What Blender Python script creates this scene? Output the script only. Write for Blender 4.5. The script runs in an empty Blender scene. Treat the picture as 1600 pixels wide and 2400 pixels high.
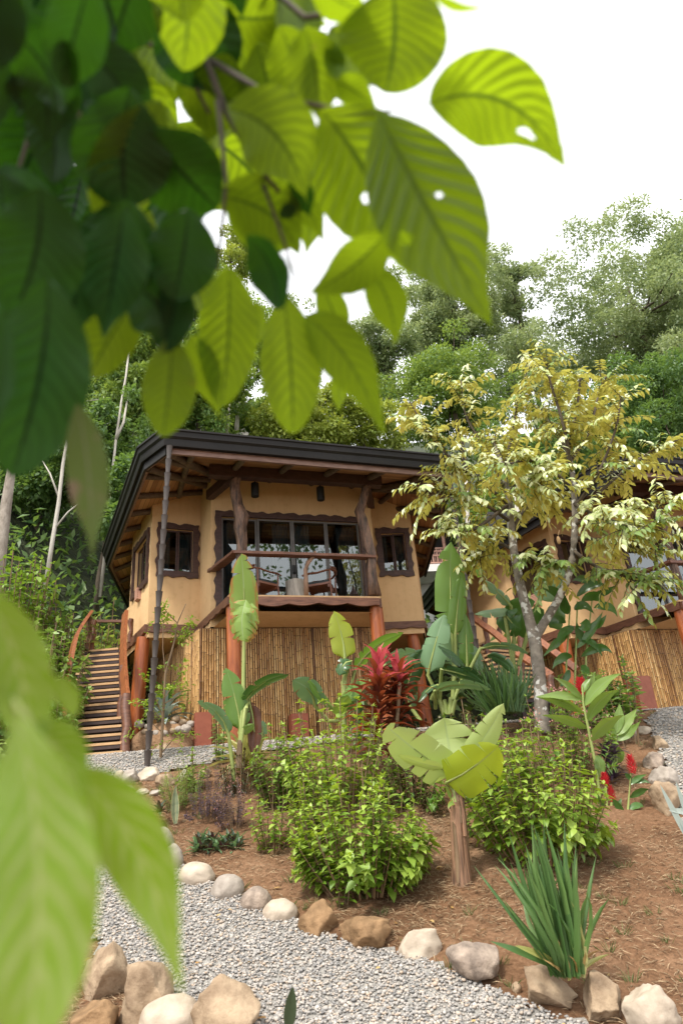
import bpy, bmesh, math, random
import numpy as np
from mathutils import Vector, Matrix, noise

# ------------------------------------------------------------------ camera, world, sun, exposure
SC = bpy.context.scene
COL = SC.collection
PITCH, ROLL, FPX = math.radians(24), math.radians(4.7), 1600.0
CAM = Vector((0, 0, 1.6))
_F = Vector((0, math.cos(PITCH), math.sin(PITCH)))
_R0 = Vector((1, 0, 0)); _U0 = Vector((0, -math.sin(PITCH), math.cos(PITCH)))
_R = _R0 * math.cos(ROLL) - _U0 * math.sin(ROLL)
_U = _R0 * math.sin(ROLL) + _U0 * math.cos(ROLL)
cd = bpy.data.cameras.new('camera')
cam = bpy.data.objects.new('camera', cd); COL.objects.link(cam)
M3 = Matrix((_R, _U, -_F)).transposed()
cam.matrix_world = Matrix.Translation(CAM) @ M3.to_4x4()
cd.sensor_fit = 'VERTICAL'; cd.sensor_height = 36.0; cd.lens = 24.0
cd.clip_start = 0.05; cd.clip_end = 1000
cd.dof.use_dof = True; cd.dof.focus_distance = 11.5; cd.dof.aperture_fstop = 3.0
SC.camera = cam

SUN_EL, SUN_AZ = math.radians(58), math.radians(215)     # azimuth measured clockwise from +Y
w = bpy.data.worlds.new('World'); SC.world = w; w.use_nodes = True
nt = w.node_tree; bg = nt.nodes['Background']
sky = nt.nodes.new('ShaderNodeTexSky'); sky.sky_type = 'NISHITA'; sky.sun_disc = False
sky.sun_elevation = SUN_EL; sky.sun_rotation = SUN_AZ
sky.air_density = 1.0; sky.dust_density = 3.0; sky.ozone_density = 1.0
mx = nt.nodes.new('ShaderNodeMix'); mx.data_type = 'RGBA'
mx.inputs[0].default_value = 0.86
nt.links.new(sky.outputs[0], mx.inputs[6])
mx.inputs[7].default_value = (10.2, 10.3, 10.4, 1)       # bright even cloud cover
nt.links.new(mx.outputs[2], bg.inputs[0])
bg.inputs[1].default_value = 0.122
sl = bpy.data.lights.new('sun', 'SUN'); sl.energy = 2.8; sl.angle = math.radians(10); sl.color = (1, 0.95, 0.86)
sun = bpy.data.objects.new('sun', sl); COL.objects.link(sun)
sd = Vector((math.sin(SUN_AZ) * math.cos(SUN_EL), math.cos(SUN_AZ) * math.cos(SUN_EL), math.sin(SUN_EL)))
sun.rotation_euler = sd.to_track_quat('Z', 'Y').to_euler(); sun.location = sd * 60
SC.view_settings.view_transform = 'Standard'; SC.view_settings.look = 'None'
SC.view_settings.gamma = 1; SC.view_settings.exposure = 0.76
SC.view_settings.use_curve_mapping = False
try:
    SC.cycles.use_denoising = True
    SC.cycles.max_bounces = 8; SC.cycles.transparent_max_bounces = 12
    SC.cycles.diffuse_bounces = 4; SC.cycles.transmission_bounces = 6
    SC.cycles.caustics_reflective = False; SC.cycles.caustics_refractive = False
except Exception:
    pass

rng = np.random.default_rng(7)
RND = random.Random(11)

# ------------------------------------------------------------------ picking world points (u, v in photo pixels)
def ray(u, v): return _F * FPX + _R * (u - 800) - _U * (v - 1200)
def at(u, v, Y):
    d = ray(u, v); return CAM + d * (Y / d.y)
def atZ(u, v, Z):
    d = ray(u, v); return CAM + d * ((Z - CAM.z) / d.z)
def near(u, v, dist):
    return CAM + ray(u, v).normalized() * dist
def sp(x, k): return k * np.logaddexp(0, np.asarray(x, float) / k)
def zt(x, y):
    x = np.asarray(x, float); y = np.asarray(y, float)
    z = 0.40 * sp(y - 5.0, .25) - 0.37 * sp(y - 12.2, .12) + 0.52 * sp(y - 17.2, .6) + .1 * sp(y - 26, 2)
    z = z + 1.25 * sp(-6.3 - x, .3) * np.clip((y - 10.5) / 4.5, 0, 1) * np.clip(1 - (-x - 12) / 40, .2, 1)
    z = z + .03 * np.sin(x * 1.3 + y * .7) * np.sin(y * 1.1 - x * .4) * np.clip((y - 4) / 2, 0, 1) * np.clip((12 - y) / 1, .0, 1)
    return z
def g(u, v):
    """where the ray through a pixel meets the ground"""
    d = ray(u, v); d = d / d.y
    ys = np.arange(1.5, 60, .02)
    below = (CAM.z + d.z * ys) < zt(CAM.x + d.x * ys, ys)
    i = int(np.argmax(below)) if below.any() else len(ys) - 1
    y = float(ys[i]); p = CAM + d * y
    return Vector((p.x, p.y, float(zt(p.x, p.y))))
def gz(x, y): return float(zt(x, y))

# ------------------------------------------------------------------ materials
def nn(t, kind, **kw):
    n = t.nodes.new('ShaderNode' + kind)
    for k, v in kw.items(): setattr(n, k, v)
    return n
def base_mat(name):
    m = bpy.data.materials.new(name); m.use_nodes = True
    t = m.node_tree; p = t.nodes['Principled BSDF']
    return m, t, p
def ramp(t, stops, src=None):
    r = nn(t, 'ValToRGB'); e = r.color_ramp.elements
    while len(e) < len(stops): e.new(0.5)
    for k, (pos, c) in enumerate(stops):
        e[k].position = pos; e[k].color = (*c, 1)
    if src is not None: t.links.new(src, r.inputs[0])
    return r
def mth(t, op, a, b=None):
    n = nn(t, 'Math', operation=op)
    for k, x in enumerate((a, b)):
        if x is None: continue
        if isinstance(x, (int, float)): n.inputs[k].default_value = x
        else: t.links.new(x, n.inputs[k])
    return n.outputs[0]
def mixc(t, f, a, b, blend='MIX'):
    n = nn(t, 'Mix', data_type='RGBA', blend_type=blend)
    for k, x in ((0, f), (6, a), (7, b)):
        if isinstance(x, (int, float)): n.inputs[k].default_value = x
        elif isinstance(x, tuple): n.inputs[k].default_value = (*x, 1)
        else: t.links.new(x, n.inputs[k])
    return n.outputs[2]
def surf(name, a, b, rough=.7, scale=6, stretch=(1, 1, 1), bump=.3, bscale=None, detail=6, spec=.4, attr=None, coord='Object', dist=.01):
    """two-colour noise surface; attr multiplies in a per-piece brightness"""
    m, t, p = base_mat(name)
    tc = nn(t, 'TexCoord'); mp = nn(t, 'Mapping'); mp.inputs[3].default_value = stretch
    t.links.new(tc.outputs[coord], mp.inputs[0])
    n = nn(t, 'TexNoise'); n.inputs['Scale'].default_value = scale; n.inputs['Detail'].default_value = detail
    n.inputs['Roughness'].default_value = .65
    t.links.new(mp.outputs[0], n.inputs['Vector'])
    r = ramp(t, [(.32, a), (.68, b)], n.outputs[0])
    out = r.outputs[0]
    if attr:
        at_ = nn(t, 'Attribute', attribute_name='var')
        k = nn(t, 'MapRange'); k.inputs[3].default_value = attr[0]; k.inputs[4].default_value = attr[1]
        t.links.new(at_.outputs['Fac'], k.inputs[0])
        out = mixc(t, 1.0, out, k.outputs[0], 'MULTIPLY')
    t.links.new(out, p.inputs['Base Color'])
    p.inputs['Roughness'].default_value = rough; p.inputs['Specular IOR Level'].default_value = spec
    if bump:
        n2 = nn(t, 'TexNoise'); n2.inputs['Scale'].default_value = bscale or scale * 3; n2.inputs['Detail'].default_value = 8
        t.links.new(mp.outputs[0], n2.inputs['Vector'])
        b_ = nn(t, 'Bump'); b_.inputs['Strength'].default_value = bump; b_.inputs['Distance'].default_value = dist
        t.links.new(n2.outputs[0], b_.inputs['Height']); t.links.new(b_.outputs[0], p.inputs['Normal'])
    return m
def leaf_mat(name, a, b, trans, under=None, tw=.35, rough=.45, spec=.5, veins=None, edge=None, blotch=None):
    """a..b spread by the per-leaf value; trans = colour light takes on going through; veins=(count, slant, colour, width)"""
    m, t, p = base_mat(name)
    at_ = nn(t, 'Attribute', attribute_name='var')
    c = mixc(t, at_.outputs['Fac'], a, b)
    tr = mixc(t, at_.outputs['Fac'], tuple(x * .85 for x in trans), trans)
    if veins:
        uv = nn(t, 'UVMap'); sx = nn(t, 'SeparateXYZ'); t.links.new(uv.outputs[0], sx.inputs[0])
        ax = mth(t, 'ABSOLUTE', mth(t, 'SUBTRACT', mth(t, 'MULTIPLY', sx.outputs[0], 2.0), 1.0))
        no_ = nn(t, 'TexNoise'); no_.inputs['Scale'].default_value = 4.5; t.links.new(uv.outputs[0], no_.inputs['Vector'])
        ph = mth(t, 'SUBTRACT', mth(t, 'MULTIPLY', sx.outputs[1], float(veins[0])), mth(t, 'MULTIPLY', ax, float(veins[1])))
        ph = mth(t, 'ADD', ph, mth(t, 'MULTIPLY', no_.outputs[0], .9))
        fr = mth(t, 'ABSOLUTE', mth(t, 'SUBTRACT', mth(t, 'FRACT', ph), .5))
        mr = nn(t, 'MapRange', interpolation_type='SMOOTHSTEP')
        mr.inputs[1].default_value = 0.0; mr.inputs[2].default_value = veins[3]
        mr.inputs[3].default_value = veins[4] if len(veins) > 4 else .75; mr.inputs[4].default_value = 0.0
        t.links.new(fr, mr.inputs[0])
        mid = nn(t, 'MapRange', interpolation_type='SMOOTHSTEP'); mid.inputs[1].default_value = .02; mid.inputs[2].default_value = .075
        mid.inputs[3].default_value = 1; mid.inputs[4].default_value = 0
        t.links.new(ax, mid.inputs[0])
        vf = mth(t, 'MAXIMUM', mr.outputs[0], mid.outputs[0])
        c = mixc(t, vf, c, veins[2]); tr = mixc(t, vf, tr, tuple(x * .8 for x in veins[2]))
        if edge:
            em = nn(t, 'MapRange'); em.inputs[1].default_value = .62; em.inputs[2].default_value = .9
            t.links.new(ax, em.inputs[0])
            no = nn(t, 'TexNoise'); no.inputs['Scale'].default_value = 9; t.links.new(uv.outputs[0], no.inputs['Vector'])
            ef = mth(t, 'MULTIPLY', em.outputs[0], mth(t, 'GREATER_THAN', no.outputs[0], .47))
            c = mixc(t, ef, c, edge); tr = mixc(t, ef, tr, edge)
    if blotch:
        tc = nn(t, 'TexCoord'); no = nn(t, 'TexNoise'); no.inputs['Scale'].default_value = blotch[0]; no.inputs['Detail'].default_value = 4
        t.links.new(tc.outputs['Object'], no.inputs['Vector'])
        r = nn(t, 'MapRange', interpolation_type='SMOOTHSTEP'); r.inputs[1].default_value = blotch[1]; r.inputs[2].default_value = blotch[1] + .12
        t.links.new(no.outputs[0], r.inputs[0])
        c = mixc(t, r.outputs[0], c, blotch[2]); tr = mixc(t, r.outputs[0], tr, blotch[2])
    if under:
        ge = nn(t, 'NewGeometry')
        c = mixc(t, ge.outputs['Backfacing'], c, under)
    t.links.new(c, p.inputs['Base Color'])
    p.inputs['Roughness'].default_value = rough; p.inputs['Specular IOR Level'].default_value = spec
    tl = nn(t, 'BsdfTranslucent'); t.links.new(tr, tl.inputs[0])
    ms = nn(t, 'MixShader'); ms.inputs[0].default_value = tw
    t.links.new(p.outputs[0], ms.inputs[1]); t.links.new(tl.outputs[0], ms.inputs[2])
    t.links.new(ms.outputs[0], t.nodes['Material Output'].inputs[0])
    return m

MT = {}
MT['plaster'] = surf('plaster', (.61, .40, .205), (.70, .475, .255), .85, .9, bump=.25, bscale=60, spec=.2)
MT['timber'] = surf('timber', (.085, .035, .022), (.19, .085, .05), .5, 5, (1, 1, 6), .3, 14)
MT['beam'] = surf('beam', (.10, .042, .028), (.25, .11, .066), .45, 4, (1, 6, 6), .25, 14)
MT['fascia'] = surf('fascia', (.15, .085, .065), (.27, .165, .13), .55, 4, (1, 6, 6), .25, 14)
MT['frame'] = surf('frame', (.035, .017, .013), (.085, .04, .03), .5, 6, (1, 1, 3), .3, 14)
MT['redpost'] = surf('redpost', (.22, .05, .016), (.44, .13, .036), .36, 5, (2.5, 2.5, .35), .3, 8, spec=.45)
MT['orange'] = surf('orange', (.16, .05, .02), (.34, .12, .045), .38, 3, (6, 6, .8), .2, 10, spec=.5)
MT['tread'] = surf('tread', (.42, .25, .12), (.58, .38, .2), .6, 5, (1, 8, 8), .15, 14)
MT['steel'] = surf('steel', (.035, .022, .020), (.06, .036, .032), .5, 8, bump=.05)
MT['gutter'] = surf('gutter', (.011, .0095, .009), (.018, .0155, .014), .5, 2, bump=.03, spec=.22)
MT['cup'] = surf('cup', (.06, .047, .042), (.09, .072, .064), .42, 5, bump=.05, spec=.5)
MT['roof'] = surf('roof', (.04, .034, .03), (.06, .05, .045), .5, 2, bump=.05)
MT['log'] = surf('log', (.075, .05, .034), (.15, .105, .072), .75, 8, (1, 1, 1), .5, 20)
MT['gnarl'] = surf('gnarl', (.022, .018, .017), (.27, .15, .095), .5, 6, (2.2, 2.2, .5), 1, 12, dist=.03)
MT['driftwood'] = surf('driftwood', (.22, .12, .075), (.36, .22, .14), .55, 7, (1.5, 1.5, .45), .7, 14, dist=.02)
MT['stump'] = surf('stump', (.16, .14, .12), (.48, .43, .37), .7, 5, (3, 3, .35), .7, 12, dist=.02)
MT['chair'] = surf('chair', (.13, .045, .026), (.22, .085, .045), .35, 8, (1, 1, 5), .1, 14)
MT['cushion'] = surf('cushion', (.018, .022, .022), (.026, .03, .03), .6, 20, bump=.1)
MT['alu'] = surf('alu', (.10, .09, .085), (.14, .13, .12), .35, 4, bump=0)
MT['curtain'] = surf('curtain', (.09, .115, .12), (.16, .19, .195), .9, 4, bump=0)
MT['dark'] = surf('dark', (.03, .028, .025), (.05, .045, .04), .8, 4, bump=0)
MT['white'] = surf('white', (.70, .68, .64), (.78, .76, .73), .6, 3, bump=.1)
MT['lattice'] = surf('lattice', (.42, .22, .16), (.52, .30, .22), .6, 4, bump=.1)
MT['concrete_red'] = surf('concrete_red', (.24, .065, .035), (.33, .10, .055), .5, 6, bump=.25, bscale=20)
MT['lamp'] = surf('lamp', (.012, .011, .010), (.02, .018, .016), .5, 3, bump=0)
MT['bark_grey'] = surf('bark_grey', (.17, .135, .105), (.36, .31, .26), .85, 5, (1, 1, .5), .7, 14, dist=.03)
MT['bark_dark'] = surf('bark_dark', (.055, .04, .028), (.13, .10, .07), .85, 5, (1, 1, .4), .7, 14, dist=.03)
MT['pale_bark'] = surf('pale_bark', (.36, .32, .27), (.58, .54, .48), .8, 3, (1, 1, .4), .4, 14, dist=.03)
MT['twig'] = surf('twig', (.05, .042, .03), (.11, .09, .06), .8, 10, bump=.2)
MT['greenstem'] = surf('greenstem', (.19, .25, .06), (.33, .37, .12), .5, 8, (1, 1, .3), .1, 14)
MT['brownstem'] = surf('brownstem', (.12, .075, .04), (.24, .16, .09), .6, 8, (1, 1, .3), .2, 14)
MT['banana_trunk'] = surf('banana_trunk', (.020, .012, .009), (.36, .20, .115), .65, 4, (5, 5, .22), 1, 6, dist=.03)
MT['stone_pale'] = surf('stone_pale', (.30, .235, .17), (.54, .455, .36), .85, 2.6, bump=.5, bscale=30, coord='Object', dist=.01)
MT['stone_grey'] = surf('stone_grey', (.20, .165, .135), (.42, .365, .31), .8, 4, bump=.5, bscale=24, dist=.015)
MT['stone_brown'] = surf('stone_brown', (.10, .055, .022), (.33, .20, .10), .85, 4, bump=.9, bscale=12, dist=.03)
MT['stone_tan'] = surf('stone_tan', (.17, .11, .065), (.43, .32, .21), .85, 4, bump=.8, bscale=14, dist=.025)
MT['stone_mottled'] = surf('stone_mottled', (.13, .10, .08), (.42, .33, .26), .85, 5, bump=.9, bscale=13, dist=.03)
MT['earth'] = surf('earth', (.20, .11, .055), (.36, .22, .125), .95, 5, bump=1, bscale=14, dist=.04)

def plaster_mat():
    m, t, p = base_mat('plaster'); tc = nn(t, 'TexCoord')
    def noise_(sc, st, det=5):
        mp = nn(t, 'Mapping'); mp.inputs[3].default_value = st; t.links.new(tc.outputs['Object'], mp.inputs[0])
        n = nn(t, 'TexNoise'); n.inputs['Scale'].default_value = sc; n.inputs['Detail'].default_value = det; t.links.new(mp.outputs[0], n.inputs['Vector']); return n.outputs[0]
    c = ramp(t, [(.3, (.60, .39, .20)), (.7, (.70, .47, .25))], noise_(1.1, (1, 1, 1))).outputs[0]
    st = ramp(t, [(.30, (.80, .76, .70)), (.52, (1, 1, 1))], noise_(2.2, (4, 4, .35), 6)); c = mixc(t, .28, c, st.outputs[0], 'MULTIPLY')
    sp_ = ramp(t, [(.28, (.86, .83, .78)), (.45, (1, 1, 1))], noise_(9, (1, 1, 1), 8)); c = mixc(t, .6, c, sp_.outputs[0], 'MULTIPLY')
    t.links.new(c, p.inputs['Base Color']); p.inputs['Roughness'].default_value = .88; p.inputs['Specular IOR Level'].default_value = .15
    b = nn(t, 'Bump'); b.inputs['Strength'].default_value = .35; b.inputs['Distance'].default_value = .012; t.links.new(noise_(34, (1, 1, 1), 6), b.inputs['Height']); t.links.new(b.outputs[0], p.inputs['Normal'])
    return m
MT['plaster'] = plaster_mat()
def soil_mat():
    m, t, p = base_mat('soil')
    tc = nn(t, 'TexCoord')
    n1 = nn(t, 'TexNoise'); n1.inputs['Scale'].default_value = 1.1; n1.inputs['Detail'].default_value = 8; n1.inputs['Roughness'].default_value = .7
    n2 = nn(t, 'TexNoise'); n2.inputs['Scale'].default_value = 26; n2.inputs['Detail'].default_value = 8; n2.inputs['Roughness'].default_value = .75
    for n in (n1, n2): t.links.new(tc.outputs['Object'], n.inputs['Vector'])
    r = ramp(t, [(.3, (.135, .072, .038)), (.5, (.225, .122, .066)), (.7, (.32, .19, .112))], n1.outputs[0])
    r2 = ramp(t, [(.3, (.45, .42, .38)), (.62, (1, 1, 1)), (.8, (1.25, 1.2, 1.1))], n2.outputs[0])
    t.links.new(mixc(t, 1.0, r.outputs[0], r2.outputs[0], 'MULTIPLY'), p.inputs['Base Color'])
    p.inputs['Roughness'].default_value = .95; p.inputs['Specular IOR Level'].default_value = .15
    b = nn(t, 'Bump'); b.inputs['Strength'].default_value = .8; b.inputs['Distance'].default_value = .03
    t.links.new(n2.outputs[0], b.inputs['Height']); t.links.new(b.outputs[0], p.inputs['Normal'])
    return m
MT['soil'] = soil_mat()
def forest_floor():
    return surf('forest_floor', (.012, .02, .008), (.05, .06, .022), .95, 1.5, bump=1, bscale=6, dist=.2)
MT['forest_floor'] = forest_floor()
MT['gravel_base'] = surf('gravel_base', (.20, .185, .165), (.36, .34, .31), .9, 45, bump=1, bscale=60, dist=.02)
def pebble_mat():
    m, t, p = base_mat('pebble')
    a = nn(t, 'Attribute', attribute_name='var')
    r = ramp(t, [(.0, (.18, .175, .17)), (.25, (.28, .265, .25)), (.5, (.36, .33, .30)), (.72, (.41, .37, .33)), (.86, (.41, .315, .235)), (1, (.53, .49, .445))], a.outputs['Fac'])
    t.links.new(r.outputs[0], p.inputs['Base Color']); p.inputs['Roughness'].default_value = .75
    return m
MT['pebble'] = pebble_mat()
def lichen_bark():
    m, t, p = base_mat('lichen_bark')
    tc = nn(t, 'TexCoord')
    n = nn(t, 'TexNoise'); n.inputs['Scale'].default_value = 9; n.inputs['Detail'].default_value = 8
    t.links.new(tc.outputs['Object'], n.inputs['Vector'])
    c = ramp(t, [(.3, (.10, .085, .068)), (.7, (.25, .215, .175))], n.outputs[0]).outputs[0]
    n2 = nn(t, 'TexNoise'); n2.inputs['Scale'].default_value = 7.5; n2.inputs['Detail'].default_value = 2.5
    t.links.new(tc.outputs['Object'], n2.inputs['Vector'])
    f = ramp(t, [(.555, (0, 0, 0)), (.60, (1, 1, 1))], n2.outputs[0])
    c = mixc(t, f.outputs[0], c, (.50, .49, .45))
    t.links.new(c, p.inputs['Base Color']); p.inputs['Roughness'].default_value = .9
    b = nn(t, 'Bump'); b.inputs['Strength'].default_value = .6; b.inputs['Distance'].default_value = .02
    t.links.new(n.outputs[0], b.inputs['Height']); t.links.new(b.outputs[0], p.inputs['Normal'])
    return m
MT['lichen_bark'] = lichen_bark()
def soffit_mat():
    m, t, p = base_mat('soffit_boards')
    uv = nn(t, 'UVMap'); sx = nn(t, 'SeparateXYZ'); t.links.new(uv.outputs[0], sx.inputs[0])
    b = mth(t, 'MULTIPLY', sx.outputs[1], 9.0)
    idx = mth(t, 'FLOOR', b); fr = mth(t, 'FRACT', b)
    seg = mth(t, 'FLOOR', mth(t, 'ADD', mth(t, 'MULTIPLY', sx.outputs[0], .45), mth(t, 'MULTIPLY', idx, .37)))
    cb = nn(t, 'CombineXYZ'); t.links.new(idx, cb.inputs[0]); t.links.new(seg, cb.inputs[1])
    wn = nn(t, 'TexWhiteNoise', noise_dimensions='2D'); t.links.new(cb.outputs[0], wn.inputs['Vector'])
    r = ramp(t, [(0, (.20, .09, .04)), (.5, (.31, .15, .065)), (.8, (.40, .21, .095)), (1, (.50, .29, .14))], wn.outputs[0])
    gap = mth(t, 'LESS_THAN', fr, .07)
    t.links.new(mixc(t, gap, r.outputs[0], (.04, .02, .01)), p.inputs['Base Color'])
    p.inputs['Roughness'].default_value = .5
    return m
MT['soffit'] = soffit_mat()
def glass_mat():
    m, t, p = base_mat('window_glass')
    t.nodes.remove(p)
    fr = nn(t, 'Fresnel'); fr.inputs[0].default_value = 2.35
    tr = nn(t, 'BsdfTransparent'); tr.inputs[0].default_value = (.50, .56, .56, 1)
    gl = nn(t, 'BsdfGlossy'); gl.inputs['Roughness'].default_value = .012; gl.inputs[0].default_value = (.95, 1, 1, 1)
    ms = nn(t, 'MixShader')
    t.links.new(fr.outputs[0], ms.inputs[0]); t.links.new(tr.outputs[0], ms.inputs[1]); t.links.new(gl.outputs[0], ms.inputs[2])
    t.links.new(ms.outputs[0], t.nodes['Material Output'].inputs[0])
    return m
MT['glass'] = glass_mat()
def bamboo_mat():
    m, t, p = base_mat('bamboo')
    a = nn(t, 'Attribute', attribute_name='var'); k = nn(t, 'Attribute', attribute_name='mark')
    r = ramp(t, [(0, (.17, .07, .024)), (.35, (.47, .25, .085)), (.7, (.65, .41, .165)), (1, (.78, .56, .28))], a.outputs['Fac'])
    tc = nn(t, 'TexCoord'); mp = nn(t, 'Mapping'); mp.inputs[3].default_value = (8, 8, .9); t.links.new(tc.outputs['Object'], mp.inputs[0])
    n = nn(t, 'TexNoise'); n.inputs['Scale'].default_value = 2.5; n.inputs['Detail'].default_value = 5; t.links.new(mp.outputs[0], n.inputs['Vector'])
    st = ramp(t, [(.3, (.5, .45, .4)), (.62, (1.1, 1.1, 1.1))], n.outputs[0])
    c = mixc(t, 1.0, r.outputs[0], st.outputs[0], 'MULTIPLY')
    c = mixc(t, k.outputs['Fac'], c, (.09, .04, .015))
    t.links.new(c, p.inputs['Base Color']); p.inputs['Roughness'].default_value = .35
    return m
MT['bamboo'] = bamboo_mat()

# leaves
V = lambda n, s, c, wd, k=.7: (n, s, c, wd, k)
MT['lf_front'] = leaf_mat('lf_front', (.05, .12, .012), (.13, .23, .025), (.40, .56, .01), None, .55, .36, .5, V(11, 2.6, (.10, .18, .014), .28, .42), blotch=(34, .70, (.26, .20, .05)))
MT['lf_front_shade'] = leaf_mat('lf_front_shade', (.008, .042, .012), (.024, .092, .018), (.06, .21, .004), None, .28, .4, .35, V(10, 2.4, (.006, .03, .006), .2, .4))  # same leaf with its shade put into a darker, less translucent green
MT['lf_front_pale'] = leaf_mat('lf_front_pale', (.11, .235, .012), (.19, .335, .022), (.42, .60, .008), None, .44, .32, .55, V(8, 2.2, (.40, .48, .14), .34, .75))
MT['lf_front_worn'] = leaf_mat('lf_front_worn', (.08, .13, .03), (.13, .19, .05), (.15, .24, .03), None, .35, .5, .4, V(11, 2.6, (.2, .23, .12), .13, .5), blotch=(22, .56, (.26, .19, .13)))
MT['lf_banana'] = leaf_mat('lf_banana', (.10, .21, .035), (.17, .30, .06), (.22, .40, .03), None, .38, .38, .5, V(46, 5, (.22, .34, .10), .3, .3))
MT['lf_banana_pale'] = leaf_mat('lf_banana_pale', (.42, .53, .19), (.52, .61, .26), (.5, .6, .12), None, .4, .4, .5, V(40, 5, (.44, .54, .22), .3, .35))
MT['lf_banana_yellow'] = leaf_mat('lf_banana_yellow', (.27, .36, .03), (.34, .42, .035), (.48, .55, .02), None, .5, .4, .5, V(44, 5, (.38, .44, .08), .3, .35))
MT['lf_banana_dark'] = leaf_mat('lf_banana_dark', (.025, .065, .022), (.05, .11, .035), (.08, .2, .02), (.03, .03, .022), .22, .33, .55, V(40, 5, (.06, .11, .05), .3, .3))
MT['lf_banana_red'] = leaf_mat('lf_banana_red', (.08, .03, .018), (.13, .05, .025), (.22, .07, .02), None, .3, .4, .4, V(40, 5, (.10, .045, .025), .3, .3))
MT['lf_banana_worn'] = leaf_mat('lf_banana_worn', (.20, .33, .06), (.27, .40, .08), (.34, .48, .05), None, .4, .42, .5, V(40, 5, (.34, .46, .17), .3, .3), edge=(.42, .20, .05))
MT['lf_bluegreen'] = leaf_mat('lf_bluegreen', (.14, .26, .12), (.2, .32, .16), (.2, .34, .1), None, .3, .4, .5, V(40, 5, (.24, .36, .2), .3, .3))
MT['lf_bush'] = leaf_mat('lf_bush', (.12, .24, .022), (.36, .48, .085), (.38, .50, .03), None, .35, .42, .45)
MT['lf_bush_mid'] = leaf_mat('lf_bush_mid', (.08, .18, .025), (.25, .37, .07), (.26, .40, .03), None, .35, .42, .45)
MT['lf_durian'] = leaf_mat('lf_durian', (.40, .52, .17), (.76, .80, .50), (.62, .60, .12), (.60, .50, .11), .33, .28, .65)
MT['lf_durian_shade'] = leaf_mat('lf_durian_shade', (.10, .20, .04), (.24, .34, .09), (.42, .46, .06), (.40, .34, .07), .32, .3, .6)  # darker copy of the leaf above, shade put into its colour
MT['lf_forest_a'] = leaf_mat('lf_forest_a', (.08, .17, .035), (.34, .44, .125), (.36, .48, .07), None, .36, .45, .4)
MT['lf_forest_b'] = leaf_mat('lf_forest_b', (.055, .125, .042), (.22, .33, .10), (.24, .38, .06), None, .36, .45, .4)
MT['lf_forest_y'] = leaf_mat('lf_forest_y', (.16, .24, .03), (.46, .52, .12), (.45, .5, .06), None, .38, .45, .4)
MT['lf_forest_hazed'] = leaf_mat('lf_forest_hazed', (.13, .20, .085), (.45, .50, .25), (.42, .50, .18), None, .36, .45, .4)  # far leaves lightened to stand in for haze and flare from the sky
MT['lf_shrub'] = leaf_mat('lf_shrub', (.07, .17, .04), (.32, .44, .14), (.26, .40, .05), None, .32, .38, .55)
MT['lf_purple'] = leaf_mat('lf_purple', (.055, .035, .06), (.15, .11, .15), (.16, .1, .13), None, .25, .5, .4)
MT['lf_dark'] = leaf_mat('lf_dark', (.02, .04, .022), (.06, .09, .045), (.08, .11, .03), (.12, .04, .05), .22, .4, .5)
MT['lf_croton'] = leaf_mat('lf_croton', (.025, .05, .022), (.14, .12, .04), (.15, .14, .03), (.10, .03, .03), .25, .38, .5)
MT['lf_cordy_pink'] = leaf_mat('lf_cordy_pink', (.36, .03, .06), (.66, .12, .16), (.75, .10, .12), None, .38, .38, .5, V(5, 5, (.78, .3, .3), .35, .3))
MT['lf_cordy_dark'] = leaf_mat('lf_cordy_dark', (.05, .022, .02), (.26, .06, .025), (.45, .10, .03), None, .3, .38, .5, V(5, 5, (.30, .06, .03), .35, .3))
MT['lf_cream'] = leaf_mat('lf_cream', (.40, .40, .12), (.62, .56, .28), (.55, .5, .15), None, .3, .42, .45, V(5, 6, (.22, .30, .06), .3, .4))
MT['lf_silver'] = leaf_mat('lf_silver', (.24, .30, .27), (.36, .42, .38), (.22, .3, .2), None, .2, .45, .45)
MT['lf_iris'] = leaf_mat('lf_iris', (.075, .16, .05), (.15, .26, .075), (.16, .3, .05), None, .25, .4, .5)
MT['lf_sword'] = leaf_mat('lf_sword', (.20, .24, .14), (.3, .33, .2), (.2, .25, .1), None, .2, .45, .4, edge=(.5, .42, .2), veins=V(4, 0, (.1, .14, .08), .2, .5))
MT['lf_ginger'] = leaf_mat('lf_ginger', (.13, .24, .045), (.24, .35, .085), (.30, .42, .04), None, .35, .38, .5, V(26, 5, (.26, .36, .12), .3, .3))
MT['lf_ginger_dark'] = leaf_mat('lf_ginger_dark', (.03, .09, .022), (.08, .18, .035), (.12, .28, .02), None, .3, .3, .6, V(26, 5, (.09, .18, .04), .3, .3))
MT['flower_red'] = leaf_mat('flower_red', (.42, .018, .03), (.62, .07, .08), (.7, .05, .05), None, .3, .45, .4)
MT['flower_pink'] = leaf_mat('flower_pink', (.45, .18, .16), (.62, .36, .28), (.6, .25, .2), None, .3, .5, .4)
MT['straw'] = leaf_mat('straw', (.08, .047, .024), (.42, .305, .185), (.3, .2, .1), None, .1, .8, .2)
MT['litter_leaf'] = leaf_mat('litter_leaf', (.30, .16, .05), (.55, .40, .17), (.4, .25, .05), None, .15, .6, .3)
MT['grass'] = leaf_mat('grass', (.08, .13, .04), (.24, .27, .11), (.2, .25, .06), None, .3, .5, .3)

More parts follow.
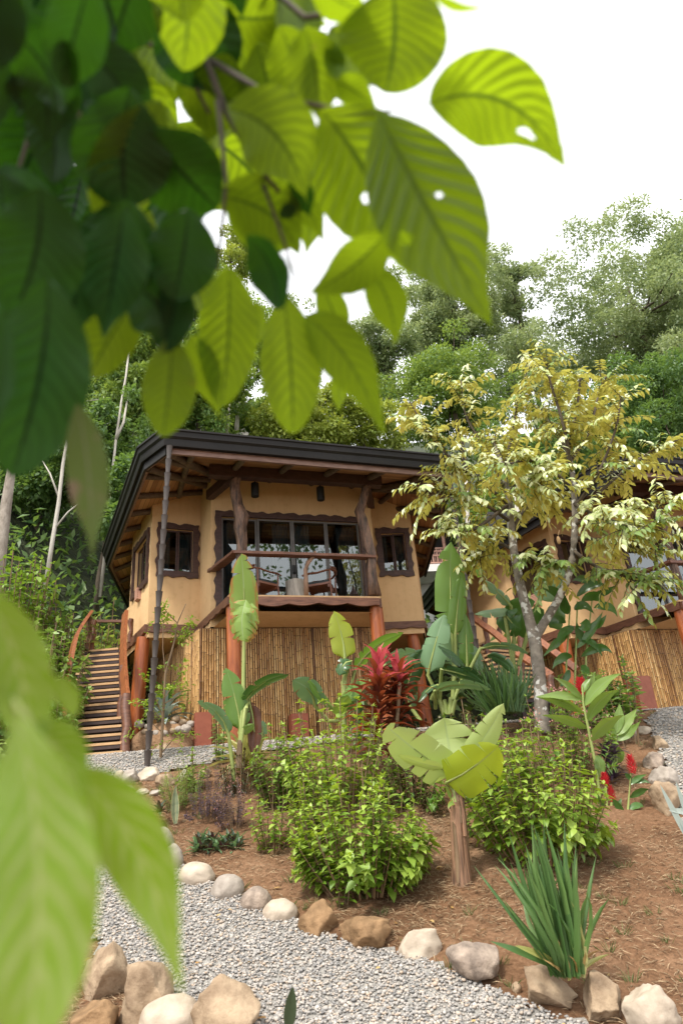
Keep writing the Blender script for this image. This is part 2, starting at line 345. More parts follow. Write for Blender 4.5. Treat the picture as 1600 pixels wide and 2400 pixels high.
# ------------------------------------------------------------------ mesh helpers
class MB:
    def __init__(s):
        s.v = []; s.f = []; s.uv = []; s.var = []; s.mark = []; s.cur = .5; s.has_uv = False
    def add(s, vs, fs, uvs=None, mark=None):
        o = len(s.v)
        s.v += [tuple(p) for p in vs]; s.f += [tuple(i + o for i in q) for q in fs]
        s.var += [s.cur] * len(vs)
        s.mark += mark if mark else [0.] * len(vs)
        if uvs: s.has_uv = True; s.uv += uvs
        else: s.uv += [(0, 0)] * len(vs)
    def box(s, c, d, rz=0, M=None):
        x, y, z = (k / 2 for k in d); P = [Vector((i, j, k)) for i in (-x, x) for j in (-y, y) for k in (-z, z)]
        R = M if M is not None else Matrix.Rotation(rz, 3, 'Z')
        s.add([R @ p + Vector(c) for p in P], [(0, 1, 3, 2), (4, 6, 7, 5), (0, 4, 5, 1), (2, 3, 7, 6), (0, 2, 6, 4), (1, 5, 7, 3)])
    def bar(s, a, b, wd, th, up=(0, 0, 1)):
        a = Vector(a); b = Vector(b); t = (b - a); L = t.length; t.normalize()
        sd_ = t.cross(Vector(up)).normalized(); u = sd_.cross(t)
        s.box((a + b) / 2, (L, wd, th), M=Matrix((t, sd_, u)).transposed())
    def tube(s, pts, rad, n=8, cap=True, jit=0, seed=0, flat=1.0, up=None):
        pts = [Vector(p) for p in pts]
        if isinstance(rad, (int, float)): rad = [rad] * len(pts)
        vs = []; uvs = []; fs = []
        ref = Vector(up) if up else Vector((.31, .17, .93))
        for i, p in enumerate(pts):
            t = (pts[min(i + 1, len(pts) - 1)] - pts[max(i - 1, 0)]).normalized()
            if abs(t.dot(ref)) > .98: a = t.cross(Vector((1, 0, 0))).normalized()
            else: a = t.cross(ref).normalized()
            b = t.cross(a)
            for k in range(n):
                an = 2 * math.pi * k / n; d = a * math.cos(an) + b * math.sin(an) * flat
                r = rad[i]
                if jit: r *= 1 + jit * noise.noise(Vector((math.cos(an) * 1.3 + seed, math.sin(an) * 1.3, i * .55)))
                vs.append(p + d * r); uvs.append((k / n, i / max(1, len(pts) - 1)))
        for i in range(len(pts) - 1):
            for k in range(n):
                k2 = (k + 1) % n
                fs.append((i * n + k, i * n + k2, (i + 1) * n + k2, (i + 1) * n + k))
        if cap:
            fs.append(tuple(range(n - 1, -1, -1))); o = (len(pts) - 1) * n; fs.append(tuple(o + k for k in range(n)))
        s.add(vs, fs, uvs)
    def prism(s, poly, T, d):
        """poly in 2-d, T(x, y, depth) -> 3-d; closed prism of depth d"""
        n = len(poly)
        vs = [T(x, y, 0) for x, y in poly] + [T(x, y, d) for x, y in poly]
        s.add(vs, [tuple(range(n)), tuple(range(2 * n - 1, n - 1, -1))] + [(k, (k + 1) % n + 0, (k + 1) % n + n, k + n)[::-1] for k in range(n)])
    def ring(s, outer, inner, T, d):
        n = len(outer)
        vs = [T(x, y, 0) for x, y in outer] + [T(x, y, 0) for x, y in inner] + [T(x, y, d) for x, y in outer] + [T(x, y, d) for x, y in inner]
        fs = []
        for k in range(n):
            j = (k + 1) % n
            fs += [(k, j, n + j, n + k), (2 * n + k, 3 * n + k, 3 * n + j, 2 * n + j), (k, 2 * n + k, 2 * n + j, j), (n + k, n + j, 3 * n + j, 3 * n + k)]
        s.add(vs, fs)
    def lathe(s, prof, c, n=16, M=None):
        vs = []; c = Vector(c)
        for r, z in prof:
            for k in range(n):
                a = 2 * math.pi * k / n; p = Vector((r * math.cos(a), r * math.sin(a), z))
                vs.append((M @ p if M is not None else p) + c)
        fs = [(i * n + k, i * n + (k + 1) % n, (i + 1) * n + (k + 1) % n, (i + 1) * n + k) for i in range(len(prof) - 1) for k in range(n)]
        fs += [tuple(range(n - 1, -1, -1)), tuple((len(prof) - 1) * n + k for k in range(n))]
        s.add(vs, fs)
    def build(s, name, m, parent=None, smooth=35):
        me = bpy.data.meshes.new(name); me.from_pydata(s.v, [], s.f)
        fin(me, s, smooth)
        me.materials.append(MT[m] if isinstance(m, str) else m)
        o = bpy.data.objects.new(name, me); COL.objects.link(o)
        if parent is not None: o.parent = parent
        return o
def fin(me, s, smooth):
    if s.has_uv:
        ul = me.uv_layers.new(name='UVMap'); li = np.empty(len(me.loops), np.int32); me.loops.foreach_get('vertex_index', li)
        ul.data.foreach_set('uv', np.asarray(s.uv, np.float32)[li].ravel())
    a = me.attributes.new('var', 'FLOAT', 'POINT'); a.data.foreach_set('value', np.asarray(s.var, np.float32))
    if any(s.mark):
        a = me.attributes.new('mark', 'FLOAT', 'POINT'); a.data.foreach_set('value', np.asarray(s.mark, np.float32))
    if smooth:
        me.polygons.foreach_set('use_smooth', np.ones(len(me.polygons), bool))
        if smooth < 180:
            me.set_sharp_from_angle(angle=math.radians(smooth))
    me.update()

# many small leaves at once -------------------------------------------------
def leaf_template(kind):
    if kind == 'quad':       # four corners, folded a little
        v = [(0, 0, 0), (.45, -.5, .06), (1, 0, -.10), (.5, .5, .06)]
        return np.array(v), np.array([(0, 1, 2, 3)])
    if kind == 'oval':       # folded oval with a droop: 3 stations
        ts = [0, .3, .65, 1]; ws = [.0, .46, .40, .0]; dz = [0, -.01, -.07, -.2]
    elif kind == 'ovate':
        ts = [0, .18, .42, .72, 1]; ws = [.0, .42, .5, .28, 0]; dz = [0, .0, -.03, -.1, -.24]
    elif kind == 'lance':
        ts = [0, .2, .45, .75, 1]; ws = [.03, .42, .5, .34, 0]; dz = [0, .03, .02, -.1, -.32]
    elif kind == 'strap':
        ts = [0, .3, .6, .85, 1]; ws = [.4, .5, .45, .28, 0]; dz = [0, .05, .0, -.12, -.26]
    elif kind == 'blade':
        ts = [0, .35, .7, 1]; ws = [.5, .5, .38, 0]; dz = [0, 0, -.01, -.03]
    v = []
    for t_, w_, z_ in zip(ts, ws, dz): v += [(t_, -w_, z_ + .28 * w_ * .35), (t_, 0, z_), (t_, w_, z_ + .28 * w_ * .35)]
    f = []
    for i in range(len(ts) - 1):
        a = i * 3; f += [(a, a + 3, a + 4, a + 1), (a + 1, a + 4, a + 5, a + 2)]
    return np.array(v), np.array(f)
TPL = {k: leaf_template(k) for k in ('quad', 'oval', 'ovate', 'lance', 'strap', 'blade')}
def unit(a): return a / np.maximum(np.linalg.norm(a, axis=-1, keepdims=True), 1e-9)
class Leaves:
    def __init__(s): s.V = []; s.F = []; s.A = []; s.n = 0; s.U = []
    def add(s, o, a, n, L, W, kind='oval', var=None):
        o = np.asarray(o, float); N = len(o)
        if N == 0: return
        a = unit(np.asarray(a, float)); n = np.asarray(n, float)
        sd_ = np.cross(n, a); bad = np.linalg.norm(sd_, axis=1) < 1e-4; sd_[bad] = (1, 0, 0)
        sd_ = unit(sd_); n = np.cross(a, sd_)
        L = np.broadcast_to(L, (N,))[:, None, None]; W = np.broadcast_to(W, (N,))[:, None, None]
        tv, tf = TPL[kind]
        P = o[:, None] + L * tv[None, :, 0:1] * a[:, None] + W * tv[None, :, 1:2] * sd_[:, None] + L * tv[None, :, 2:3] * n[:, None]
        k = len(tv)
        s.V.append(P.reshape(-1, 3)); s.F.append((tf[None] + (np.arange(N) * k)[:, None, None] + s.n).reshape(-1, 4))
        if var is None: var = rng.random(N)
        s.A.append(np.repeat(np.broadcast_to(var, (N,)), k)); s.n += N * k
        s.U.append(np.tile(np.stack([tv[:, 1] + .5, tv[:, 0]], 1), (N, 1)))
    def mesh(s, name, m, smooth=True):
        V_ = np.concatenate(s.V).astype(np.float32); F_ = np.concatenate(s.F).astype(np.int32)
        me = bpy.data.meshes.new(name)
        me.vertices.add(len(V_)); me.vertices.foreach_set('co', V_.ravel())
        me.loops.add(F_.size); me.loops.foreach_set('vertex_index', F_.ravel())
        me.polygons.add(len(F_)); me.polygons.foreach_set('loop_start', np.arange(0, F_.size, 4, dtype=np.int32))
        me.update(calc_edges=True)
        a = me.attributes.new('var', 'FLOAT', 'POINT'); a.data.foreach_set('value', np.concatenate(s.A).astype(np.float32))
        ul = me.uv_layers.new(name='UVMap'); ul.data.foreach_set('uv', np.concatenate(s.U).astype(np.float32)[F_.ravel()].ravel())
        if smooth: me.polygons.foreach_set('use_smooth', np.ones(len(F_), bool))
        me.materials.append(MT[m] if isinstance(m, str) else m)
        return me
    def build(s, name, m, parent=None):
        o = bpy.data.objects.new(name, s.mesh(name, m)); COL.objects.link(o)
        if parent is not None: o.parent = parent
        return o

def tag(o, label=None, cat=None, group=None, kind=None):
    if label: o['label'] = label
    if cat: o['category'] = cat
    if group: o['group'] = group
    if kind: o['kind'] = kind
    return o
def empty(name, loc, rz=0, label=None, cat=None, group=None):
    o = bpy.data.objects.new(name, None); COL.objects.link(o)
    o.location = loc; o.rotation_euler = (0, 0, rz); o.empty_display_size = .2
    return tag(o, label, cat, group)
def keep(child, root):
    """parent to a root that only has a location, keeping world coordinates"""
    child.parent = root; child.matrix_parent_inverse = Matrix.Translation(root.location).inverted(); return child
def copy_tree(o, parent=None):
    c = o.copy(); COL.objects.link(c)
    if parent is not None: c.parent = parent
    for ch in list(o.children): copy_tree(ch, c)
    return c

# one large leaf blade ------------------------------------------------------
def bez(P, t):
    P = list(P)
    while len(P) > 1: P = [P[i] * (1 - t) + P[i + 1] * t for i in range(len(P) - 1)]
    return P[0]
def prof_banana(t): return max(0., min(1, t / .16)) ** .6 * max(0., 1 - max(0, (t - .5) / .5) ** 2.3) ** .75
def prof_coffee(t): return (max(0., math.sin(math.pi * min(1., (t / .94) ** .84))) ** .9 if t < .94 else 0.) * (1 - .55 * max(0, t - .62) / .38) + (.035 if t > .86 else 0) * max(0, 1 - t)/.14
def prof_round(t): return max(0., math.sin(math.pi * min(1., t ** 1.1))) ** .62
def prof_lance(t): return max(0., math.sin(math.pi * min(1., t ** .8))) ** .85 * (1 - .4 * max(0, t - .6) / .4)
def prof_strap(t): return (0.35 + .65 * min(1, t / .35)) * max(0, 1 - max(0, (t - .45) / .55) ** 2) ** .8
def torn_blade(mb, P, W, tilt=0, prof=prof_banana, cuts=8, sag=.3, fold=.2, seed=0, facing=None):
    """a banana leaf split along its side veins into strips that sag by different amounts"""
    P = [Vector(p) for p in P]; rr = random.Random(seed); N0 = (facing if facing is not None else (CAM - bez(P, .5))).normalized()
    def frame(t):
        p = bez(P, t); T = (bez(P, min(1, t + .02)) - bez(P, max(0, t - .02))).normalized(); s_ = T.cross(N0).normalized(); n_ = s_.cross(T)
        if n_.dot(N0) < 0: n_ = -n_
        q = Matrix.Rotation(math.radians(tilt), 3, T); return p, q @ s_, q @ n_, T
    for sg in (-1, 1):
        c = sorted([0.0, 1.0] + [rr.uniform(.08, .95) for _ in range(cuts)])
        for t0, t1 in zip(c, c[1:]):
            if t1 - t0 < .01: continue
            sg_ = rr.uniform(-.15, 1) * sag; ln = rr.uniform(.82, 1.04) if cuts > 5 else 1.; dn = rr.uniform(-.02, .06) * (1 if cuts > 5 else .5)
            m = max(2, int((t1 - t0) * 16)); k = 5; vs = []; uv = []; tm = (t0 + t1) / 2
            for i in range(m + 1):
                for j in range(k + 1):
                    x = j / k; t = t0 + (t1 - t0) * i / m; t = tm + (t - tm) * (1 - .16 * x ** 3) + dn * x * x
                    p, s_, n_, T = frame(min(1, max(0, t))); w_ = W / 2 * prof(min(1, max(0, t0 + (t1 - t0) * i / m))) * ln
                    vs.append(p + s_ * sg * x * w_ + n_ * (.05 * w_ * math.sin(t * 13 + seed + sg) * x + fold * x * w_ - (fold + sg_) * w_ * x * x) + Vector((0, 0, -max(0, sg_) * w_ * x * x * .8))); uv.append((.5 + sg * x / 2, t))
            q = [(i * (k + 1) + j, i * (k + 1) + j + 1, (i + 1) * (k + 1) + j + 1, (i + 1) * (k + 1) + j) for i in range(m) for j in range(k)]
            mb.add(vs, q if sg > 0 else [f[::-1] for f in q], uv)
def blade(mb, P, W, tilt=0, prof=prof_banana, ntt=16, ns=6, fold=.22, quilt=0, nv=11, hole=(), tear=0, seed=0, wav=.0, facing=None):
    P = [Vector(p) for p in P]; rr = random.Random(seed)
    mid = bez(P, .5); N0 = (facing if facing is not None else (CAM - mid)).normalized()
    vs = []; uvs = []; fs = []; m = ns // 2
    for i in range(ntt + 1):
        t = i / ntt; p = bez(P, t); T = (bez(P, min(1, t + .02)) - bez(P, max(0, t - .02))).normalized()
        sd_ = T.cross(N0)
        if sd_.length < .15: sd_ = T.cross(N0 + Vector((.3, .2, .3)))
        sd_.normalize(); n_ = sd_.cross(T)
        if n_.dot(N0) < 0: n_ = -n_
        q = Matrix.Rotation(math.radians(tilt), 3, T); sd_ = q @ sd_; n_ = q @ n_
        w_ = W / 2 * prof(t)
        for j in range(-m, m + 1):
            x = j / m; ax = abs(x)
            off = fold * ax * w_ - .35 * fold * w_ * ax * ax
            if quilt: off += quilt * w_ * math.sin(2 * math.pi * (t * nv - ax * 2.6)) * ax * (1.2 - ax)
            if wav: off += wav * W * math.sin(t * 17 + seed + (2 if x > 0 else 0)) * ax * ax
            vs.append(p + sd_ * x * w_ + n_ * off); uvs.append(((x + 1) / 2, t))
    for i in range(ntt):
        for j in range(2 * m):
            t = (i + .5) / ntt; x = (j + .5) / m - 1
            if any(((t - h[0]) / h[2]) ** 2 + ((x - h[1]) / h[3]) ** 2 < 1 for h in hole): continue
            a = i * (2 * m + 1) + j
            fs.append((a, a + 1, a + 2 * m + 2, a + 2 * m + 1))
    if tear:
        cut = {(rr.randrange(3, ntt), rr.choice((0, 1))) for _ in range(tear)}
        fs2 = []
        for q in fs:
            i, j = divmod(q[0], 2 * m + 1)
            if (i, 0 if j < m else 1) in cut and (j < m - 1 or j > m): continue
            fs2.append(q)
        fs = fs2
    mb.add(vs, fs, uvs)

# ------------------------------------------------------------------ ground, gravel
def inpoly(px, py, poly):
    c = np.zeros(len(px), bool); n = len(poly)
    for i in range(n):
        x0, y0 = poly[i]; x1, y1 = poly[(i + 1) % n]
        k = ((y0 > py) != (y1 > py)) & (px < (x1 - x0) * (py - y0) / (y1 - y0 + 1e-12) + x0)
        c ^= k
    return c
G2 = lambda *a: [tuple(g(u, v)[:2]) for u, v in a]
PATH_EDGE = G2((235, 1905), (330, 1925), (380, 1985), (450, 2050), (530, 2090), (600, 2115), (660, 2145), (770, 2195), (850, 2222), (1000, 2255), (1100, 2300), (1250, 2360), (1400, 2420), (1560, 2480))
PATH_NEAR = G2((1500, 3000), (900, 2700), (640, 2480), (420, 2380), (250, 2250), (175, 2100), (140, 1960), (120, 1890))
LOWER = PATH_EDGE + PATH_NEAR
UPPER = G2((120, 1890), (235, 1905), (262, 1850), (330, 1822), (430, 1800), (520, 1782), (620, 1762), (760, 1745)) + [(1.5, 12.15), (3.2, 12.2), (5.2, 12.3)] \
    + [tuple(g(1515, 1695)[:2]), tuple(g(1555, 1780)[:2]), tuple(g(1575, 1880)[:2]), tuple(g(1640, 1980)[:2])] + [(9.5, 8.4), (13, 12), (13, 16.5), (6.5, 16.2), (2.5, 14.6), (-1.8, 13.6), (-3.3, 15), (-5, 15), (-6.2, 13.4), (-5.8, 11)]
def ground():
    xs = np.concatenate([np.arange(-90, -12, 4), np.arange(-12, 13, .14), np.arange(13, 94, 4)])
    ys = np.concatenate([np.arange(-24, 1.4, 2), np.arange(1.4, 19, .14), np.arange(19, 120, 2.5)])
    X, Y = np.meshgrid(xs, ys); Z = zt(X, Y)
    for i in range(len(ys)):
        if not 3 < ys[i] < 19: continue
        for j in range(len(xs)):
            if -12 <= xs[j] <= 13:
                p = Vector((xs[j], ys[i], 0))
                Z[i, j] += .035 * noise.noise(p * 2.3) + .02 * noise.noise(p * 6)
    for poly in (LOWER, UPPER):
        k = inpoly(X.ravel(), Y.ravel(), poly).reshape(X.shape); Z[k] = zt(X[k], Y[k]) - .03
    nx = len(xs); n = len(ys)
    me = bpy.data.meshes.new('ground')
    idx = np.arange(nx * n).reshape(n, nx)
    F_ = np.stack([idx[:-1, :-1], idx[:-1, 1:], idx[1:, 1:], idx[1:, :-1]], -1).reshape(-1, 4)
    me.from_pydata(np.stack([X, Y, Z], -1).reshape(-1, 3).tolist(), [], F_.tolist())
    me.polygons.foreach_set('use_smooth', np.ones(len(F_), bool))
    me.materials.append(MT['soil']); me.materials.append(MT['forest_floor'])
    cx = X[:-1, :-1].ravel(); cy = Y[:-1, :-1].ravel()
    me.polygons.foreach_set('material_index', ((cy > 17.5) | (cx < -6.6)).astype(np.int32))
    o = bpy.data.objects.new('ground', me); COL.objects.link(o); tag(o, kind='structure')
ground()
def gravel(name, poly):
    P = np.array(poly); st = .12
    xs = np.arange(P[:, 0].min(), P[:, 0].max() + st, st); ys = np.arange(P[:, 1].min(), P[:, 1].max() + st, st)
    X, Y = np.meshgrid(xs, ys); keepm = inpoly((X + st / 2).ravel(), (Y + st / 2).ravel(), poly).reshape(X.shape)
    Z = zt(X, Y) + .012; nx = len(xs); idx = np.arange(X.size).reshape(X.shape)
    F_ = np.stack([idx[:-1, :-1], idx[:-1, 1:], idx[1:, 1:], idx[1:, :-1]], -1)[keepm[:-1, :-1]]
    me = bpy.data.meshes.new(name); me.from_pydata(np.stack([X, Y, Z], -1).reshape(-1, 3).tolist(), [], F_.tolist())
    me.polygons.foreach_set('use_smooth', np.ones(len(F_), bool)); me.materials.append(MT['gravel_base'])
    tag_o = bpy.data.objects.new(name, me); COL.objects.link(tag_o); tag(tag_o, kind='structure')
gravel('gravel_path', LOWER); gravel('gravel_terrace', UPPER)

def pebbles(name, poly, dens, rmin, rmax, ymax):
    P = np.array(poly); lo = P.min(0); hi = P.max(0); hi[1] = min(hi[1], ymax); lo[1] = max(lo[1], 3.9)
    N = int((hi[0] - lo[0]) * (hi[1] - lo[1]) * dens)
    x = rng.uniform(lo[0], hi[0], N); y = rng.uniform(lo[1], hi[1], N)
    k = inpoly(x, y, poly)
    cam_x = np.abs(x) < .62 * y + .4          # only where the camera, or one a step aside, can look
    x = x[k & cam_x]; y = y[k & cam_x]; N = len(x)
    bm = bmesh.new(); bmesh.ops.create_icosphere(bm, subdivisions=1, radius=1)
    bv = np.array([v.co[:] for v in bm.verts]); bf = np.array([[v.index for v in f.verts] for f in bm.faces]); bm.free()
    r = rng.uniform(rmin, rmax, N) * rng.choice([.7, 1, 1.35], N, p=[.35, .5, .15])
    sc = np.stack([rng.uniform(.8, 1.35, N), rng.uniform(.65, 1.1, N), rng.uniform(.4, .75, N)], 1) * r[:, None]
    th = rng.uniform(0, 6.28, N); c, s = np.cos(th), np.sin(th); tl_ = rng.uniform(-.6, .6, N)
    Q = bv[None] * (1 + rng.uniform(-.16, .16, (N, len(bv), 1))) * sc[:, None]
    ct, st_ = np.cos(tl_)[:, None], np.sin(tl_)[:, None]
    Q = np.stack([Q[..., 0], Q[..., 1] * ct - Q[..., 2] * st_, Q[..., 1] * st_ + Q[..., 2] * ct], -1)
    Q = np.stack([Q[..., 0] * c[:, None] - Q[..., 1] * s[:, None], Q[..., 0] * s[:, None] + Q[..., 1] * c[:, None], Q[..., 2]], -1)
    Q += np.stack([x, y, zt(x, y) + .014 + rng.uniform(0, .014, N)], 1)[:, None]
    me = bpy.data.meshes.new(name); n = len(bv)
    me.vertices.add(N * n); me.vertices.foreach_set('co', Q.astype(np.float32).ravel())
    F_ = (bf[None] + (np.arange(N) * n)[:, None, None]).reshape(-1, 3).astype(np.int32)
    me.loops.add(F_.size); me.loops.foreach_set('vertex_index', F_.ravel())
    me.polygons.add(len(F_)); me.polygons.foreach_set('loop_start', np.arange(0, F_.size, 3, dtype=np.int32))
    me.update(calc_edges=True); me.polygons.foreach_set('use_smooth', np.ones(len(F_), bool))
    a = me.attributes.new('var', 'FLOAT', 'POINT'); a.data.foreach_set('value', np.repeat(rng.random(N), n).astype(np.float32))
    me.materials.append(MT['pebble'])
    o = bpy.data.objects.new(name, me); COL.objects.link(o); tag(o, kind='stuff')
pebbles('gravel_pebbles', LOWER, 3000, .009, .0165, 9.8)
pebbles('terrace_gravel', UPPER, 1000, .013, .021, 14.5)

# ------------------------------------------------------------------ the house (built once in its own frame: u along the front, w inward, h above the floor)
ZF, PHI = 5.75, math.radians(18)
O1 = atZ(555, 1397, ZF)
EX = Vector((math.cos(PHI), math.sin(PHI), 0)); EY = Vector((-math.sin(PHI), math.cos(PHI), 0))
def hl(px, py, wd):
    """house coordinates of a photo pixel on the plane w = wd"""
    p0 = O1 + EY * wd; d = ray(px, py); k = (p0 - CAM).dot(EY) / d.dot(EY); q = CAM + d * k - O1
    return Vector((q.dot(EX), q.dot(EY), q.z))
def hw(u, wd, h=0): return O1 + EX * u + EY * wd + Vector((0, 0, h))
EAVE = [(-1.48, -1.1), (4.6, -.9), (5.25, .85), (6.7, 5.6), (6.2, 9.5), (4.5, 11), (-.5, 11), (-2.1, 9.5), (-2.68, 5.4), (-1.86, -.4)]
HS, APEX, RISE = 2.62, (1.9, 5.0), 1.85
def rh(u, wd):
    """soffit height"""
    p = Vector((u - APEX[0], wd - APEX[1]))
    for i in range(len(EAVE)):
        a = Vector(EAVE[i]) - Vector(APEX); b = Vector(EAVE[(i + 1) % len(EAVE)]) - Vector(APEX)
        det = a.x * b.y - a.y * b.x
        s_ = (p.x * b.y - p.y * b.x) / det; t_ = (a.x * p.y - a.y * p.x) / det
        if s_ >= -1e-6 and t_ >= -1e-6: return HS + RISE * (1 - (s_ + t_))
    return HS
FLOOR = [(-.13, 0), (2.97, 0), (3.5, 1.95), (4.72, 1.76), (5.6, 3.6), (5.6, 7), (4.2, 9), (-.5, 9), (-2.0, 7.5), (-2.06, 3.9), (-1.64, 2.06), (-.52, 2.2)]
WALLS = [((-.38, 1.2), (3.45, 1.2), [(.23, 3.48, .02, 2.24)]), ((3.45, 1.2), (3.5, 1.95), []), ((3.5, 1.95), (4.72, 1.76), [(.42, 1.02, 1.28, 2.28)]),
         ((4.72, 1.76), (5.6, 3.6), []), ((5.6, 3.6), (5.6, 7), []), ((5.6, 7), (4.2, 9), []), ((4.2, 9), (-.5, 9), []), ((-.5, 9), (-2, 7.5), []),
         ((-2, 7.5), (-2.06, 3.9), []), ((-2.06, 3.9), (-1.64, 2.06), [(.42, 1.62, 1.12, 2.2)]), ((-1.64, 2.06), (-.52, 2.2), [(.27, .95, 1.24, 2.28)]), ((-.52, 2.2), (-.38, 1.2), [])]
def facet_T(p0, p1):
    a = Vector((*p0, 0)); d = (Vector((*p1, 0)) - a).normalized(); nrm = Vector((d.y, -d.x, 0))
    return lambda s, h, out=0: a + d * s + nrm * out + Vector((0, 0, h))
def wave_rect(x0, x1, y0, y1, amp, seed, step=.05, every=.36):
    """outline of a rectangle whose edges run in waves"""
    P = []; c = [(x0, y0), (x1, y0), (x1, y1), (x0, y1)]
    nrm = [(0, -1), (1, 0), (0, 1), (-1, 0)]
    for k in range(4):
        a, b = c[k], c[(k + 1) % 4]; L = math.dist(a, b); n = max(4, int(L / step))
        for i in range(n):
            t = i / n; e = math.sin(math.pi * min(1, 8 * t, 8 * (1 - t)) / 2) if 0 < t < 1 else 0
            d = amp * e * ((math.sin(2 * math.pi * L * t / every + seed + k) + .4 * math.sin(2 * math.pi * L * t / every * 1.9 + seed * 3)) + .5 * math.sin(2 * math.pi * L * t / every * .37 + seed * 2))
            P.append((a[0] + (b[0] - a[0]) * t + nrm[k][0] * d, a[1] + (b[1] - a[1]) * t + nrm[k][1] * d))
    return P
def plain_rect(x0, x1, y0, y1, like, n_step=.05):
    P = []; c = [(x0, y0), (x1, y0), (x1, y1), (x0, y1)]; co = like
    for k in range(4):
        a, b = c[k], c[(k + 1) % 4]; L = math.dist(co[k], co[(k + 1) % 4]); n = max(4, int(L / n_step))
        for i in range(n): P.append((a[0] + (b[0] - a[0]) * i / n, a[1] + (b[1] - a[1]) * i / n))
    return P
def add_window(root, T, s0, s1, h0, h1, seed, kind='window', mull=1, fw=.13, curtain=True, amp=.02):
    wn = bpy.data.objects.new(kind, None); COL.objects.link(wn); wn.parent = root
    mb = MB(); o_ = wave_rect(s0 - fw, s1 + fw, h0 - fw, h1 + fw, amp, seed)
    i_ = plain_rect(s0, s1, h0, h1, [(s0 - fw, h0 - fw), (s1 + fw, h0 - fw), (s1 + fw, h1 + fw), (s0 - fw, h1 + fw)])
    mb.ring(o_, i_, lambda x, y, d: T(x, y, .004 + d), .05); mb.build('frame', 'frame', wn, 40)
    return wn
def panes(wn, T, s0, s1, h0, h1, n, bar, depth, m='frame', name='sash', handles=False):
    wd = (s1 - s0) / n
    for k in range(n):
        a = s0 + k * wd; b = a + wd; dp = depth - (.035 if k in (1, 2) and n == 4 else (.03 if k % 2 else 0))
        mb = MB(); rect = lambda x0, x1, y0, y1: [(x0, y0), (x1, y0), (x1, y1), (x0, y1)]
        mb.ring(rect(a + .003, b - .003, h0 + .004, h1 - .004), rect(a + bar, b - bar, h0 + bar, h1 - bar), lambda x, y, d: T(x, y, -dp - .03 + d), .03)
        sash = mb.build(name, m, wn, 0)
        gl = MB(); gl.add([T(a + bar, h0 + bar, -dp - .015), T(b - bar, h0 + bar, -dp - .015), T(b - bar, h1 - bar, -dp - .015), T(a + bar, h1 - bar, -dp - .015)], [(0, 1, 2, 3)])
        gl.build('glass', 'glass', sash, 0)
        if handles and k in (1, 2):
            hb = MB(); x = b - bar / 2 if k == 1 else a + bar / 2
            hb.box((0, 0, 0), (.035, .03, .2)); hb.box((0, -.035, .06), (.022, .05, .022)); hb.box((0, -.035, -.06), (.022, .05, .022)); hb.box((0, -.06, 0), (.03, .02, .17))
            hb.v = [tuple(T(x + p[0], 1.02 + p[2], -dp + .015 - p[1])) for p in hb.v]; hb.build('handle', 'lamp', sash, 0)
def curtains(root, T, s0, s1, h0, h1, depth, spans):
    for (a, b) in spans:
        mb = MB(); n = int((b - a) / .012); vs = []
        for i in range(n + 1):
            x = a + (b - a) * i / n; d = depth + .022 * math.sin(i * .95 + a * 9) + .01 * math.sin(i * .37)
            vs += [T(x, h0, -d), T(x, h1, -d)]
        mb.add(vs, [(2 * i, 2 * i + 2, 2 * i + 3, 2 * i + 1) for i in range(n)]); mb.build('curtain', 'curtain', root, 180)
def wavy_board(mb, T, L, top, height, thick, amp, seed, every=.42, up=False):
    n = max(6, int(L / .05)); P = [(0, top), (L, top)] if not up else None
    low = []
    for i in range(n + 1):
        x = L - L * i / n
        low.append((x, top - height - amp * (abs(math.sin(math.pi * x / every + seed)) - .6) - amp * .4 * math.sin(x * 2.1 + seed)))
    # build as strips so that the wavy edge triangulates well
    fr = []; n1 = len(low)
    vs = [T(x, top, 0) for x, y in low] + [T(x, y, 0) for x, y in low] + [T(x, top, thick) for x, y in low] + [T(x, y, thick) for x, y in low]
    fs = []
    for i in range(n1 - 1):
        fs += [(i, i + 1, n1 + i + 1, n1 + i), (2 * n1 + i, 3 * n1 + i, 3 * n1 + i + 1, 2 * n1 + i + 1), (i, 2 * n1 + i, 2 * n1 + i + 1, i + 1), (n1 + i, n1 + i + 1, 3 * n1 + i + 1, 3 * n1 + i)]
    fs += [(0, n1, 3 * n1, 2 * n1), (n1 - 1, 3 * n1 - 1, 4 * n1 - 1, 2 * n1 - 1)]
    mb.add(vs, fs)

